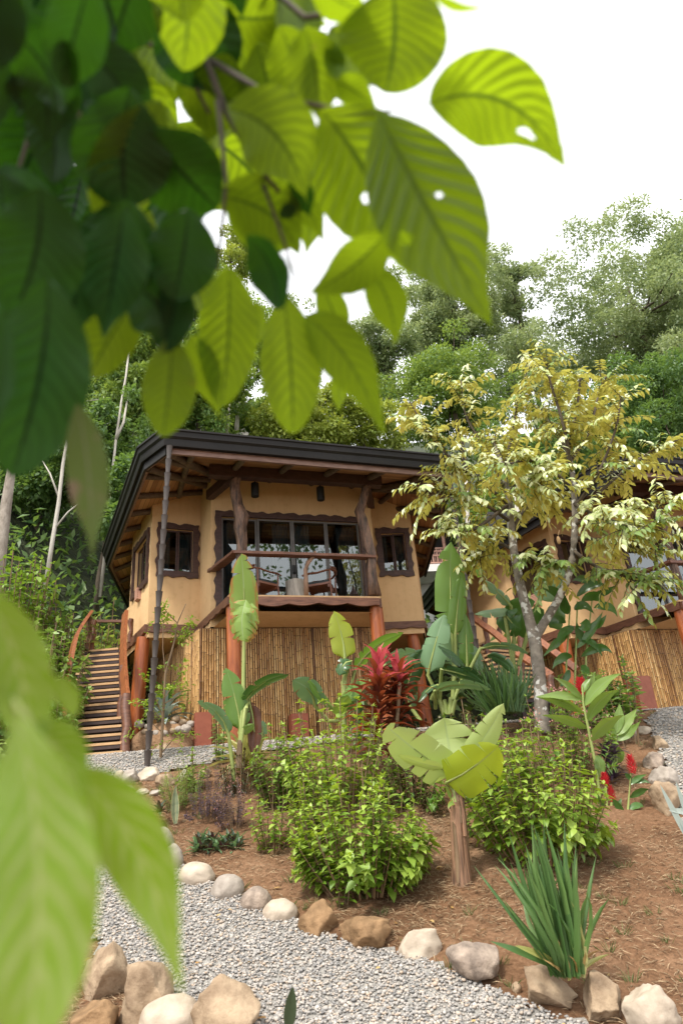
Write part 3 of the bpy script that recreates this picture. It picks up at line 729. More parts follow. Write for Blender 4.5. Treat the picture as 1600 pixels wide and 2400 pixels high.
def build_house(label):
    root = empty('house', O1, PHI, label, 'house')
    # walls: each facet with its openings and reveals
    mb = MB()
    for p0, p1, ops in WALLS:
        T = facet_T(p0, p1); L = math.dist(p0, p1)
        N_ = 6; xs = sorted({0., L, *[round(o[k], 4) for o in ops for k in (0, 1)], *[L * i / N_ for i in range(1, N_)]})
        P2 = lambda s: (p0[0] + (p1[0] - p0[0]) * s / L, p0[1] + (p1[1] - p0[1]) * s / L)
        for a, b in zip(xs, xs[1:]):
            ta = rh(*P2(a)) + .03; tb = rh(*P2(b)) + .03
            hit = [o for o in ops if o[0] - 1e-3 <= a and b <= o[1] + 1e-3]
            if not hit: mb.add([T(a, -.3), T(b, -.3), T(b, tb), T(a, ta)], [(0, 1, 2, 3)])
            else:
                o = hit[0]
                if o[2] > -.25: mb.add([T(a, -.3), T(b, -.3), T(b, o[2]), T(a, o[2])], [(0, 1, 2, 3)])
                mb.add([T(a, o[3]), T(b, o[3]), T(b, tb), T(a, ta)], [(0, 1, 2, 3)])
        for s0, s1, h0, h1 in ops:
            for q in (((s0, h0), (s1, h0)), ((s1, h0), (s1, h1)), ((s1, h1), (s0, h1)), ((s0, h1), (s0, h0))):
                (a, c), (b, d) = q; mb.add([T(a, c, 0), T(b, d, 0), T(b, d, -.16), T(a, c, -.16)], [(0, 1, 2, 3)])
    mb.build('wall', 'plaster', root, 20)
    # inside: floor, and a dim back wall a few metres in
    mb = MB()
    fl = [(u, wd) for u, wd in FLOOR]
    mb.add([(u, wd, -.02) for u, wd in fl], [tuple(range(len(fl)))])
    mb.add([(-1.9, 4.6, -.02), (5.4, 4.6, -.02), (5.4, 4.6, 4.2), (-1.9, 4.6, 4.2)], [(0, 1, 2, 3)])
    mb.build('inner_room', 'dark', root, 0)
    # plastered underside
    mb = MB(); un = [(u * .985 + .03, wd * .99 + .03) for u, wd in FLOOR]
    mb.add([(u, wd, -.30) for u, wd in un], [tuple(range(len(un) - 1, -1, -1))]); mb.build('underside', 'plaster', root, 0)
    # timber band round the floor edge
    mb = MB()
    for k in range(len(FLOOR)):
        p0, p1 = FLOOR[k], FLOOR[(k + 1) % len(FLOOR)]
        if k == 0: continue
        T = facet_T(p0, p1); L = math.dist(p0, p1)
        wavy_board(mb, lambda s, h, o, T=T: T(s, h, .005 + o), L, -.01, .17, .06, .035, k * 1.3)
    mb.build('floor_band', 'timber', root, 30)
    # deck
    mb = MB(); mb.prism([(-.16, -.035), (3.0, -.035), (3.46, 1.19), (-.36, 1.19)], lambda x, y, d: Vector((x, y, -.02 + d)), .04); mb.build('deck_floor', 'tread', root, 0)
    mb = MB(); wavy_board(mb, lambda s, h, o: Vector((-.13 + s, -.004 - o, h)), 3.1, -.024, .16, .07, .05, .4, .62); mb.build('deck_beam', 'beam', root, 30)
    # gnarled veranda posts
    wv = .12
    pts = [hl(566, 1397, wv), hl(567, 1345, wv), hl(566, 1300, wv), hl(567, 1262, wv), hl(562, 1235, wv), hl(566, 1212, wv), hl(556, 1185, wv), hl(551, 1160, wv), hl(551, 1135, wv), hl(560, 1105, wv), hl(564, 1080, wv)]
    mb = MB(); mb.tube(pts, [.11, .10, .09, .1, .125, .165, .11, .115, .10, .085, .085], 20, jit=.6, seed=3)
    mb.tube([hl(553, 1175, wv), hl(547, 1150, wv - .05), hl(549, 1138, wv - .06)], [.07, .055, .03], 8, jit=.4, seed=5); mb.build('veranda_post', 'gnarl', root, 180)
    pts = [hl(876, 1396, wv), hl(872, 1362, wv), hl(868, 1330, wv), hl(870, 1300, wv), hl(864, 1278, wv), hl(857, 1245, wv), hl(848, 1220, wv), hl(843, 1198, wv), hl(850, 1172, wv), hl(858, 1140, wv), hl(862, 1105, wv), hl(862, 1085, wv)]
    mb = MB(); mb.tube(pts, [.14, .12, .125, .105, .13, .11, .125, .10, .085, .09, .08, .08], 20, jit=.65, seed=9)
    mb.tube([hl(857, 1140, wv), hl(872, 1112, wv), hl(884, 1088, wv)], [.06, .05, .045], 8, jit=.3); mb.build('veranda_post', 'gnarl', root, 180)
    # rail and crooked baluster
    def slab(pa, pb, wd_, th, seed, name, m='beam', n=26):
        mb = MB(); pa, pb = Vector(pa), Vector(pb); t = pb - pa; s_ = t.cross(Vector((0, 0, 1))).normalized(); vs = []; fs = []
        for i in range(n + 1):
            p = pa + t * i / n; j = .012 * noise.noise(Vector((i * .4, seed, 0))); k = .014 * noise.noise(Vector((i * .33, seed, 5))); z = .014 * noise.noise(Vector((i * .25, seed, 9)))
            for q, (a, b) in enumerate(((-1, 0), (1, 0), (1, 1), (-1, 1))):
                vs.append(p + s_ * a * (wd_ / 2 + (j if a < 0 else k)) + Vector((0, 0, -th * b + z)))
        for i in range(n):
            for q in range(4): fs.append((i * 4 + q, (i + 1) * 4 + q, (i + 1) * 4 + (q + 1) % 4, i * 4 + (q + 1) % 4))
        fs += [(0, 1, 2, 3), (n * 4 + 3, n * 4 + 2, n * 4 + 1, n * 4)]
        mb.add(vs, fs); return mb.build(name, m, root, 40)
    slab((-.05, .1, .98), (3.02, .06, .96), .2, .06, 2, 'handrail')
    slab((-.36, 1.28, .98), (.02, .06, .985), .2, .06, 4, 'handrail')
    pts = [hl(718, 1396, .1), hl(717, 1360, .1), hl(716, 1335, .1), hl(722, 1318, .1), hl(734, 1305, .1), hl(739, 1293, .1)]
    mb = MB(); mb.tube(pts, [.055, .05, .042, .045, .032, .03], 10, jit=.2, seed=2); mb.build('baluster', 'driftwood', root, 180)
    # sliding door
    T = facet_T(*WALLS[0][:2]); s0, s1, h0, h1 = WALLS[0][2][0]
    dr = bpy.data.objects.new('sliding_door', None); COL.objects.link(dr); dr.parent = root
    mb = MB(); fw = .14
    o_ = wave_rect(s0 - fw, s1 + .1, h0 - .01, h1 + fw, .02, 1.1); i_ = plain_rect(s0, s1, h0 + .01, h1, [(s0 - fw, h0 - .01), (s1 + .1, h0 - .01), (s1 + .1, h1 + fw), (s0 - fw, h1 + fw)])
    mb.ring(o_, i_, lambda x, y, d: T(x, y, .004 + d), .06); mb.build('frame', 'frame', dr, 40)
    panes(dr, T, s0, s1, h0 + .015, h1, 4, .046, .04, 'alu', 'door_panel', handles=True)
    curtains(root, T, s0, s1, h0 + .03, h1 - .02, .26, [(s0 + .02, s0 + .62), (s0 + 1.2, s0 + 1.62), (s0 + 1.64, s0 + 2.1), (s1 - .5, s1 - .02)])
    for k, fw in ((2, .14), (9, .14), (10, .14)):
        T = facet_T(*WALLS[k][:2]); s0, s1, h0, h1 = WALLS[k][2][0]
        wn = add_window(root, T, s0, s1, h0, h1, k * .7, fw=fw)
        panes(wn, T, s0, s1, h0, h1, 2, .035, .06, 'frame')
        curtains(root, T, s0, s1, h0 + .02, h1 - .02, .2, [(s0 + .02, s0 + (s1 - s0) * .28), (s1 - (s1 - s0) * .42, s1 - .02)])
    # small louvred box on the side wall
    T = facet_T(*WALLS[9][:2]); mb = MB()
    for k in range(6): mb.prism([(.9, .80 + k * .045), (1.14, .80 + k * .045), (1.14, .835 + k * .045), (.9, .835 + k * .045)], lambda x, y, d, k=k: T(x, y, .003 + d), .09)
    mb.prism([(.88, .78), (1.16, .78), (1.16, 1.07), (.88, 1.07)], lambda x, y, d: T(x, y, .002 + d), .05); mb.build('wall_vent', 'lattice', root, 0)
    # low rounded wall at the rear of the side
    mb = MB(); ca = Vector((-1.42, 5.3)); R_ = .72
    vs = []; n = 20
    for i in range(n + 1):
        a = math.pi * (1.42 - .95 * i / n); x, y = ca.x + R_ * math.cos(a), ca.y + R_ * math.sin(a) * 1.1
        hh = 1.0 + .25 * math.cos(max(0, (.35 - i / n)) * 3)
        vs += [(x, y, -.28), (x, y, hh)]
    mb.add(vs, [(2 * i, 2 * i + 2, 2 * i + 3, 2 * i + 1) for i in range(n)]); mb.build('curved_wall', 'plaster', root, 180)
    # header beams and brackets
    mb = MB()
    mb.bar((-.55, .1, 2.80), (3.35, .1, 2.80), .2, .24); mb.bar((.02, .05, 2.77), (-.42, 1.22, 2.77), .16, .22); mb.bar((2.95, .05, 2.77), (3.5, 1.24, 2.77), .16, .22)
    mb.build('header_beam', 'frame', root, 0)
    for u in (.53, 2.05):
        mb = MB(); mb.lathe([(.001, -.26), (.085, -.26), (.09, -.24), (.09, .06), (.001, .06)], (u, .62, 2.78), 16); mb.build('ceiling_lamp', 'lamp', root, 40)
        mb = MB(); mb.lathe([(.02, 2.85), (.02, 3.05)], (u, .62, 0), 8); mb.build('lamp_rod', 'lamp', root, 40)
    # roof: metal sheets above, board soffit below
    n = len(EAVE); mb = MB(); mu = MB()
    for i in range(n):
        a, b = EAVE[i], EAVE[(i + 1) % n]
        ea = Vector(b) - Vector(a); L = ea.length; ea.normalize(); dist = abs((Vector(APEX) - Vector(a)).dot(Vector((-ea.y, ea.x)))); al = (Vector(APEX) - Vector(a)).dot(ea)
        mb.add([(*a, HS + .30), (*b, HS + .30), (*APEX, HS + .30 + RISE)], [(0, 1, 2)])
        mu.add([(*a, HS), (*b, HS), (*APEX, HS + RISE)], [(0, 2, 1)], [(0, 0), (L, 0), (al, dist)])
    mb.build('roof', 'roof', root, 0); mu.build('soffit', 'soffit', root, 0)
    def ringprof(prof, name, m):
        mb = MB(); k = len(prof); vs = []
        for i in range(n):
            p = Vector(EAVE[i]); d0 = (p - Vector(EAVE[i - 1])).normalized(); d1 = (Vector(EAVE[(i + 1) % n]) - p).normalized()
            n0 = Vector((d0.y, -d0.x)); n1 = Vector((d1.y, -d1.x)); bs = (n0 + n1); bs = bs / (1 + n0.dot(n1))
            for o_, h in prof: vs.append((p.x + bs.x * o_, p.y + bs.y * o_, h))
        fs = [(i * k + q, ((i + 1) % n) * k + q, ((i + 1) % n) * k + (q + 1) % k, i * k + (q + 1) % k) for i in range(n) for q in range(k)]
        mb.add(vs, fs); return mb.build(name, m, root, 25)
    ringprof([(-.06, HS + .03), (.085, HS + .02), (.10, HS + .08), (.105, HS + .16), (.15, HS + .20), (.16, HS + .30), (.19, HS + .315), (.19, HS + .35), (.15, HS + .355), (-.06, HS + .355)][::-1], 'gutter', 'gutter')
    ringprof([(-.03, HS - .095), (-.03, HS + .06), (-.09, HS + .06), (-.09, HS - .095)], 'fascia', 'fascia')
    for i in (1, 2, 7, 8, 9):
        mb = MB(); a, b = Vector((*EAVE[i], HS - .045)), Vector((*EAVE[(i + 1) % n], HS - .045)); mb.bar(a, b, .05, .20); mb.build('eave_flashing', 'gutter', root, 0)
    # log rafters under the soffit
    for i in range(n):
        if i in (3, 4, 5, 6): continue
        a, b = Vector(EAVE[i]), Vector(EAVE[(i + 1) % n]); L = (b - a).length; d = (b - a) / L; nin = Vector((-d.y, d.x))
        cnt = max(1, int(L / .95))
        for k in range(cnt):
            q = a + d * (L * (k + .5) / cnt); st = q + nin * .08; en = q + nin * (2.9 if i in (0,) else 2.0)
            if i in (7, 8, 9, 1, 2): en = q + (Vector(APEX) - q).normalized() * 2.3 * .6 + nin * .7
            mb = MB(); r0 = .065
            P = [Vector((*(st + (en - st) * t), rh(*(st + (en - st) * t)) - r0 - .004)) for t in (0, .33, .66, 1)]
            mb.tube(P, [r0, r0 * 1.03, r0 * .98, r0 * 1.02], 10, jit=.1, seed=i * 7 + k); mb.build('rafter', 'log', root, 60)
    for i in (0, 1, 2, 9):
        a = Vector(EAVE[i]); d = (Vector(APEX) - a).normalized(); st = a + d * .1; en = a + d * 2.6
        mb = MB(); mb.tube([Vector((*(st + (en - st) * t), rh(*(st + (en - st) * t)) - .085)) for t in (0, .5, 1)], [.075, .08, .078], 10, jit=.1, seed=i); mb.build('rafter', 'log', root, 60)
    # red round columns below
    def column(u, wd, top, bot, r, lean=(0, 0), seed=0):
        mb = MB(); P = [Vector((u + lean[0] * t, wd + lean[1] * t, top + (bot - top) * t)) for t in (0, .08, .3, .6, .85, 1)]
        mb.tube(P, [r * .86, r * .98, r, r * 1.03, r * 1.08, r * 1.14], 18, jit=.10, seed=seed); mb.build('column', 'redpost', root, 60)
    column(-.06, .14, -.06, -3.1, .135, (.02, 0), 1); column(2.95, .14, -.02, -3.1, .15, (-.02, 0), 2)
    column(-1.72, 2.25, -.26, -3.1, .15, (-.12, 0), 3); column(4.5, 2.0, -.26, -3.2, .15, (.12, 0), 4); column(4.9, 5.2, -.28, -3.2, .15, (0, 0), 5); column(-1.85, 5.2, -.28, -3.0, .15, (0, 0), 6)
    # bamboo screen under the floor
    mb = MB(); path = [(-1.45, 5.0), (-.60, 1.28), (3.45, 1.22), (4.25, 4.2)]; r_ = random.Random(5)
    for a, b in zip(path, path[1:]):
        a, b = Vector(a), Vector(b); L = (b - a).length; k = int(L / .050)
        for i in range(k):
            p = a + (b - a) * ((i + .5) / k); rad = r_.uniform(.0185, .0245); off = r_.uniform(-.006, .006); mb.cur = min(1, max(0, r_.gauss(.52, .22)))
            z = -3.05; P = []; R_ = []; MK = []
            ph = r_.uniform(0, .3)
            while z < -.31:
                nz = min(-.31, z + r_.uniform(.22, .34) + (ph if not P else 0))
                for zz, rr, m_ in ((z + .012, rad, .0), (nz - .014, rad, 0.), (nz - .007, rad * 1.13, 1.), (nz, rad * 1.04, .6)): P.append((zz, rr, m_))
                z = nz
            vs = []; mk = []; N_ = 7
            for zz, rr, m_ in P:
                for q in range(N_):
                    an = 6.2832 * q / N_; vs.append((p.x + rr * math.cos(an), p.y + off + rr * math.sin(an), zz)); mk.append(m_)
            mb.add(vs, [(j * N_ + q, j * N_ + (q + 1) % N_, (j + 1) * N_ + (q + 1) % N_, (j + 1) * N_ + q) for j in range(len(P) - 1) for q in range(N_)], None, mk)
    mb.cur = .5; mb.build('bamboo_screen', 'bamboo', root, 60)
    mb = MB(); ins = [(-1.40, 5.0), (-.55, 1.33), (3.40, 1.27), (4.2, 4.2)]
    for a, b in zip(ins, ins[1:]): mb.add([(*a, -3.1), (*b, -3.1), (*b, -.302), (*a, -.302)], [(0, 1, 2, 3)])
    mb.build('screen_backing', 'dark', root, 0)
    return root
HOUSE = build_house('ochre stilt house with veranda chairs, dark eave and log rafters, standing beside the wooden stairs')
HOUSE2 = copy_tree(HOUSE)
HOUSE2.location = (7.45, 15.0, 5.42); HOUSE2.rotation_euler = (0, 0, math.radians(17))
HOUSE2['label'] = 'ochre house with a bamboo skirt half hidden behind the pale-leaved tree, at the picture edge'

# footing blocks of red concrete
def block(u, v, Y, wd, hh, label):
    p = at(u, v, Y); z = gz(p.x, p.y); mb = MB()
    pr = [(-wd / 2, 0), (wd / 2, 0), (wd / 2, hh), (-wd / 2, hh)]
    mb.box((0, 0, hh / 2 - .1), (wd, wd * .8, hh + .2)); o = mb.build('footing_block', 'concrete_red', None, 0)
    bm = bmesh.new(); bm.from_mesh(o.data); bmesh.ops.bevel(bm, geom=bm.edges[:], offset=.012, segments=2, affect='EDGES'); bm.to_mesh(o.data); bm.free()
    o.location = (p.x, p.y, z); o.rotation_euler = (0, 0, PHI); tag(o, label, 'footing block', 'red concrete footing blocks')
pb = hw(-.42, 1.0); block(475, 1740, pb.y, .33, .74, 'red concrete block beside the stone-topped earth planter at the bamboo corner')
pb = hw(1.25, 1.0); block(702, 1740, pb.y, .36, .62, 'red concrete block against the middle of the bamboo screen behind light green bushes')
block(1513, 1680, 12.6, .36, .6, 'red concrete block at the foot of the bamboo screen of the second house')

# rain chains of dark metal cups
def rain_chain(top, bot, n, label, r=.062):
    root = empty('rain_chain', bot, 0, label, 'rain chain', 'cup rain chains under the eaves')
    top, bot = Vector(top), Vector(bot); L = (top - bot).length / n; d = (top - bot).normalized(); q = d.to_track_quat('Z', 'Y').to_matrix()
    me = None
    for k in range(n):
        p = top - d * (k + 1) * L
        if me is None:
            mb = MB(); mb.lathe([(r * .55, 0), (r * .62, .0), (r * .98, L * .93), (r * 1.04, L * .95), (r * .98, L * .96), (r * .9, L * .955), (r * .45, .12 * L)], (0, 0, 0), 14, q)
            mb.tube([Vector((0, 0, 0)) - d * .03, d * L * .98], .012, 6)
            o = mb.build('cup', 'cup', root, 40); me = o.data
        else:
            o = bpy.data.objects.new('cup', me); COL.objects.link(o); o.parent = root
        o.location = p - bot
    return root
ct = hw(EAVE[0][0] + .05, EAVE[0][1] - .05, HS + .03)
cb = at(341, 1850, ct.y - .08)
rain_chain(ct, cb, 21, 'tapered dark metal cup chain hanging in front of the small window, from eave to stones')
ct = hw(EAVE[1][0] - .02, EAVE[1][1] + .0, HS + .03)
rain_chain(ct, Vector((ct.x + .02, ct.y, gz(ct.x, ct.y) + .1)), 20, 'black cup chain behind the tall banana leaves between the two houses')

# ------------------------------------------------------------------ wooden stairs
def plank_rail(parent, pts, wd, th, seed, m='orange', up=(0, 0, 1)):
    """live-edge rail swept through world points (given relative to the parent)"""
    mb = MB(); vs = []; fs = []; P = []
    pts = [Vector(p) for p in pts]; K = 30
    for i in range(K + 1):
        x = i / K * (len(pts) - 1); a = min(int(x), len(pts) - 2); t = x - a
        p0 = pts[max(a - 1, 0)]; p1 = pts[a]; p2 = pts[a + 1]; p3 = pts[min(a + 2, len(pts) - 1)]
        P.append(.5 * ((2 * p1) + (p2 - p0) * t + (2 * p0 - 5 * p1 + 4 * p2 - p3) * t * t + (3 * p1 - p0 - 3 * p2 + p3) * t ** 3))
    for i, p in enumerate(P):
        t = (P[min(i + 1, K)] - P[max(i - 1, 0)]).normalized(); s_ = t.cross(Vector(up)).normalized(); u = s_.cross(t)
        w0 = wd / 2 * (1 + .22 * noise.noise(Vector((i * .3, seed, 0)))); w1 = wd / 2 * (1 + .25 * noise.noise(Vector((i * .27, seed, 7))))
        vs += [p - s_ * w0 - u * th / 2, p + s_ * w1 - u * th / 2, p + s_ * (w1 - .012) + u * th / 2, p - s_ * (w0 - .012) + u * th / 2]
    for i in range(K):
        for q in range(4): fs.append((i * 4 + q, (i + 1) * 4 + q, (i + 1) * 4 + (q + 1) % 4, i * 4 + (q + 1) % 4))
    fs += [(0, 1, 2, 3), (K * 4 + 3, K * 4 + 2, K * 4 + 1, K * 4)]
    mb.add(vs, fs); return mb.build('handrail', m, parent, 40)
def stairs(tl, tr, bl, br, n, label, left_rail, right_rail, posts, hand_w=.2, landing=True, upvec=(0, 0, 1)):
    base = (Vector(bl) + Vector(br)) / 2
    root = empty('staircase', base, 0, label, 'staircase')
    tl, tr, bl, br = (Vector(p) - base for p in (tl, tr, bl, br))
    run = (tl + tr - bl - br) / 2; rn = Vector((run.x, run.y, 0)).normalized(); dep = .27
    for i in range(n + 1):
        t = i / n; a = bl.lerp(tl, t); b = br.lerp(tr, t); z = (a.z + b.z) / 2; a.z = b.z = z
        mb = MB(); mb.bar(a + rn * dep / 2, b + rn * dep / 2, dep, .045); o = mb.build('tread', 'tread', root, 0)
        k = MB(); k.bar(a + rn * .02 + Vector((0, 0, -.06)), b + rn * .02 + Vector((0, 0, -.06)), .03, .06); k.bar(a + rn * (dep - .02) + Vector((0, 0, -.06)), b + rn * (dep - .02) + Vector((0, 0, -.06)), .03, .06)
        for e in (a + (b - a) * .06, b - (b - a) * .06): k.bar(e + Vector((0, 0, -.055)) + rn * .0, e + rn * dep + Vector((0, 0, -.055)), .03, .05)
        k.build('bracket', 'steel', o, 0)
    for a, b in ((bl, tl), (br, tr)):
        mb = MB(); a = a + (tr - tl if a is bl else tl - tr).normalized() * .10; b = b + (tr - tl if b is tl else tl - tr).normalized() * .1
        mb.bar(a + Vector((0, 0, -.2)) + rn * .12, b + Vector((0, 0, -.2)) + rn * .12, .06, .2)
        mb.bar(b + Vector((0, 0, -.2)) + rn * .2, b + Vector((0, 0, -3.2)) + rn * .2, .08, .08, up=(1, 0, 0))
        mb.build('stringer', 'steel', root, 0)
    for r_, sd_ in ((left_rail, 1), (right_rail, 2)):
        if r_: plank_rail(root, [Vector(p) - base for p in r_], hand_w, .07, sd_ * 3.3, up=upvec)
    for a, b, r in posts:
        mb = MB(); a, b = Vector(a) - base, Vector(b) - base; mid = (a + b) / 2 + Vector((.02, .01, 0))
        mb.tube([a, a.lerp(b, .3) + Vector((-.015, 0, 0)), mid, a.lerp(b, .8) - Vector((.02, 0, 0)), b], [r * 1.1, r, r * .92, r * 1.02, r], 10, jit=.25, seed=a.x * 3); mb.build('post', 'timber', root, 60)
    if landing:
        mb = MB(); a, b = tl + rn * .25, tr + rn * .25; mb.bar(a + rn * .6, b + rn * .6, 1.0, .05); mb.bar(a + Vector((0, 0, -.12)), b + Vector((0, 0, -.12)), .06, .18); mb.build('landing', 'tread', root, 0)
    return root
yt, yb = 16.0, 12.55
TL, TR, BL, BR = at(198, 1523, yt), at(282, 1523, yt), at(128, 1768, yb), at(293, 1768, yb)
lr = [at(213, 1437, 16.0), at(190, 1470, 15.4), at(176, 1500, 14.9), at(163, 1560, 14.0), at(156, 1610, 13.5), at(146, 1690, 12.9), at(135, 1775, 12.6)]
rr_ = [at(294, 1436, 14.9), at(290, 1490, 14.4), at(289, 1550, 13.9), at(292, 1600, 13.45), at(296, 1642, 13.1)]
ps = [(at(294, 1785, 12.75), at(297, 1628, 13.1), .085), (at(206, 1523, 16.0), at(211, 1446, 16.0), .06), (at(215, 1526, 16.1), at(222, 1455, 16.3), .06), (at(305, 1505, 15.6), at(308, 1450, 15.6), .05), (at(283, 1690, 13.7), at(288, 1560, 13.8), .06)]
st = stairs(TL, TR, BL, BR, 15, 'steep open stairs with pale treads and orange live-edge rails left of the near house', lr, rr_, ps, .2, upvec=(-.75, -.6, .25))
mb = MB(); bs = st.location; mb.bar(at(216, 1456, 16.4) - bs, at(310, 1456, 16.4) - bs, .09, .06); mb.build('landing_rail', 'timber', st, 0)
# stairs of the second house: they come down towards the right
TL, TR, BL, BR = at(1130, 1512, 15.6), at(1208, 1505, 16.2), at(1195, 1640, 12.9), at(1290, 1628, 13.6)
lr = [at(1105, 1446, 15.4), at(1160, 1485, 14.8), at(1215, 1532, 14.1), at(1292, 1584, 13.2)]
rr_ = [at(1172, 1437, 16.4), at(1230, 1478, 15.7), at(1300, 1530, 14.6), at(1350, 1570, 13.9)]
ps = [(at(1146, 1556, 15.2), at(1135, 1446, 15.3), .06), (at(1172, 1495, 16.4), at(1168, 1440, 16.4), .06), (at(1222, 1625, 14.2), at(1222, 1470, 14.3), .07), (at(1290, 1640, 13.1), at(1290, 1585, 13.2), .07)]
stairs(TL, TR, BL, BR, 12, 'wooden stairs with orange plank rails behind the forked lichen-spotted trunk', lr, rr_, ps, .16, upvec=(-.4, -.5, .75))

# ------------------------------------------------------------------ veranda furniture
def armchair(u, wd, rot, label):
    p = hw(u, wd, .025); root = empty('armchair', p, PHI + rot, label, 'armchair', 'wooden armchairs on the veranda')
    mb = MB(); mb.prism([(-.27, -.24), (.27, -.24), (.29, .26), (-.29, .26)], lambda x, y, d: Vector((x, y, .37 + d - .04 * (y + .24))), .045)
    for a, b in (((-.26, .24), (.26, .24)), ((-.26, -.22), (.26, -.22))): mb.bar((*a, .33), (*b, .33), .03, .06)
    mb.build('seat', 'chair', root, 0)
    mb = MB(); mb.prism([(-.25, -.22), (.25, -.22), (.27, .24), (-.27, .24)], lambda x, y, d: Vector((x, y, .42 + d - .04 * (y + .24))), .05); mb.build('cushion', 'cushion', root, 0)
    for x, y, top in ((-.28, .26, .62), (.28, .26, .62), (-.27, -.26, .66), (.27, -.26, .66)):
        mb = MB(); mb.tube([(x * 1.03, y * 1.1, 0), (x, y, .38), (x * 1.02, y * 1.04, top)], [.014, .022, .017], 8); mb.build('leg', 'chair', root, 60)
    mb = MB(); mb.tube([(-.31, .34, .60), (-.30, .24, .635), (-.30, .0, .63), (-.29, -.2, .665), (-.2, -.29, .70), (0, -.33, .72), (.2, -.29, .70), (.29, -.2, .665), (.30, 0, .63), (.30, .24, .635), (.31, .34, .60)], [.02, .032, .026, .026, .034, .04, .034, .026, .026, .032, .02], 8, flat=.7)
    mb.tube([(-.22, -.285, .75), (0, -.325, .78), (.22, -.285, .75)], [.02, .035, .02], 8); mb.build('arm_and_back', 'chair', root, 60)
    return root
armchair(.58, .62, math.radians(-62), 'brown armchair on the veranda just right of the tall scorched banana leaf')
armchair(1.92, .62, math.radians(62), 'brown armchair between the pale stump table and the right veranda post')
mb = MB(); n = 24
mb.cur = .5; pr = [(.21, 0), (.20, .1), (.195, .3), (.2, .46), (.195, .5)]
mb.tube([(0, 0, z) for r, z in pr], [r for r, z in pr], 20, jit=.22, seed=4)
o = mb.build('stump_table', 'stump', None, 50); o.location = hw(1.33, .55, .025); tag(o, 'pale peeling tree stump used as a small table between the veranda chairs', 'side table')
root = empty('lantern', hw(2.68, .72, .025), 0, 'small dark pointed lantern on the veranda floor beside the right post', 'lantern')
mb = MB(); mb.lathe([(.001, 0), (.11, 0), (.11, .03), (.09, .05), (.001, .05)], (0, 0, 0), 8); mb.build('base', 'steel', root, 30)
for k in range(8):
    a = k * math.pi / 4; mb = MB(); mb.tube([(.09 * math.cos(a), .09 * math.sin(a), .04), (.09 * math.cos(a), .09 * math.sin(a), .26)], .008, 6); mb.build('bar', 'steel', root, 60)
mb = MB(); mb.lathe([(.001, .25), (.11, .25), (.1, .29), (.05, .36), (.03, .42), (.02, .44), (.001, .5)], (0, 0, 0), 8); mb.build('roof', 'steel', root, 30)

# the small building far between the houses
def back_house():
    base = at(1005, 1500, 25.0); root = empty('back_house', base, math.radians(8), 'distant house with pink lattice balcony and white floor edge seen between the two houses', 'house')
    s = 25 / 1600
    mb = MB(); mb.box((1.6, .9, 1.2), (5.4, .2, 4.8)); mb.build('wall', 'white', root, 0)
    mb = MB(); mb.box((1.6, .1, 2.55), (5.6, 1.7, .28)); mb.build('floor_slab', 'white', root, 0)
    mb = MB()
    for k in range(34): x = -1.1 + k * .165; mb.box((x, -.68, 3.05), (.05, .03, .5)); mb.box((x + .08, -.68, 3.05), (.02, .02, .5))
    for z in (2.76, 3.05, 3.22, 3.34): mb.box((1.6, -.68, z), (5.5, .05, .05))
    mb.build('balcony_rail', 'lattice', root, 0)
    for x in (-1.0, .9, 2.6, 4.3):
        mb = MB(); mb.tube([(x, -.64, 2.7), (x, -.64, 4.8)], .07, 10); mb.build('post', 'lattice', root, 60)
    mb = MB(); mb.box((1.6, .795, 3.75), (5.2, .02, 2.0)); mb.build('door_shade_panel', 'dark', root, 0)  # dark panel on the wall face, standing in for a shaded opening
    mb = MB(); mb.add([(-1.9, -1.5, 4.75), (6, -1.5, 4.75), (6, 3, 6.1), (-1.9, 3, 6.1), (-1.9, -1.5, 4.9), (6, -1.5, 4.9), (6, 3, 6.25), (-1.9, 3, 6.25)], [(0, 3, 2, 1), (4, 5, 6, 7), (0, 1, 5, 4), (1, 2, 6, 5), (2, 3, 7, 6), (3, 0, 4, 7)]); mb.build('roof', 'gutter', root, 0)
    mb = MB()
    for k in range(22): x = -1.7 + k * .36; mb.add([(x, -1.45, 4.74), (x + .12, -1.45, 4.74), (x + .12, 2.9, 6.045), (x, 2.9, 6.045)], [(0, 1, 2, 3)])
    mb.build('roof_slats', 'white', root, 0)
back_house()

# ------------------------------------------------------------------ stones
def rock_mesh(name, seed, dims, ang, m):
    bm = bmesh.new(); bmesh.ops.create_icosphere(bm, subdivisions=4, radius=1)
    r_ = random.Random(seed); planes = []
    for k in range(int(19 * ang)):
        a = Vector((r_.gauss(0, 1), r_.gauss(0, 1), r_.gauss(0, 1))).normalized(); planes.append((a, r_.uniform(.5, .82)))
    off = Vector((seed * 3.7, seed * 1.3, seed * .77))
    for v in bm.verts:
        p = v.co.copy()
        for a, d in planes:
            k = p.dot(a) - d
            if k > 0: p -= a * k * .93
        p *= 1 + .13 * noise.noise(p * 1.1 + off) + (.11 if ang else .06) * noise.noise(p * 2.6 + off) + (.075 * noise.noise(p * 6 + off) + .04 * noise.noise(p * 13 + off) if ang else .012 * noise.noise(p * 6 + off))
        v.co = Vector((p.x * dims[0], p.y * dims[1], p.z * dims[2]))
    me = bpy.data.meshes.new(name); bm.to_mesh(me); bm.free()
    me.polygons.foreach_set('use_smooth', np.ones(len(me.polygons), bool))
    me.materials.append(MT[m]); return me
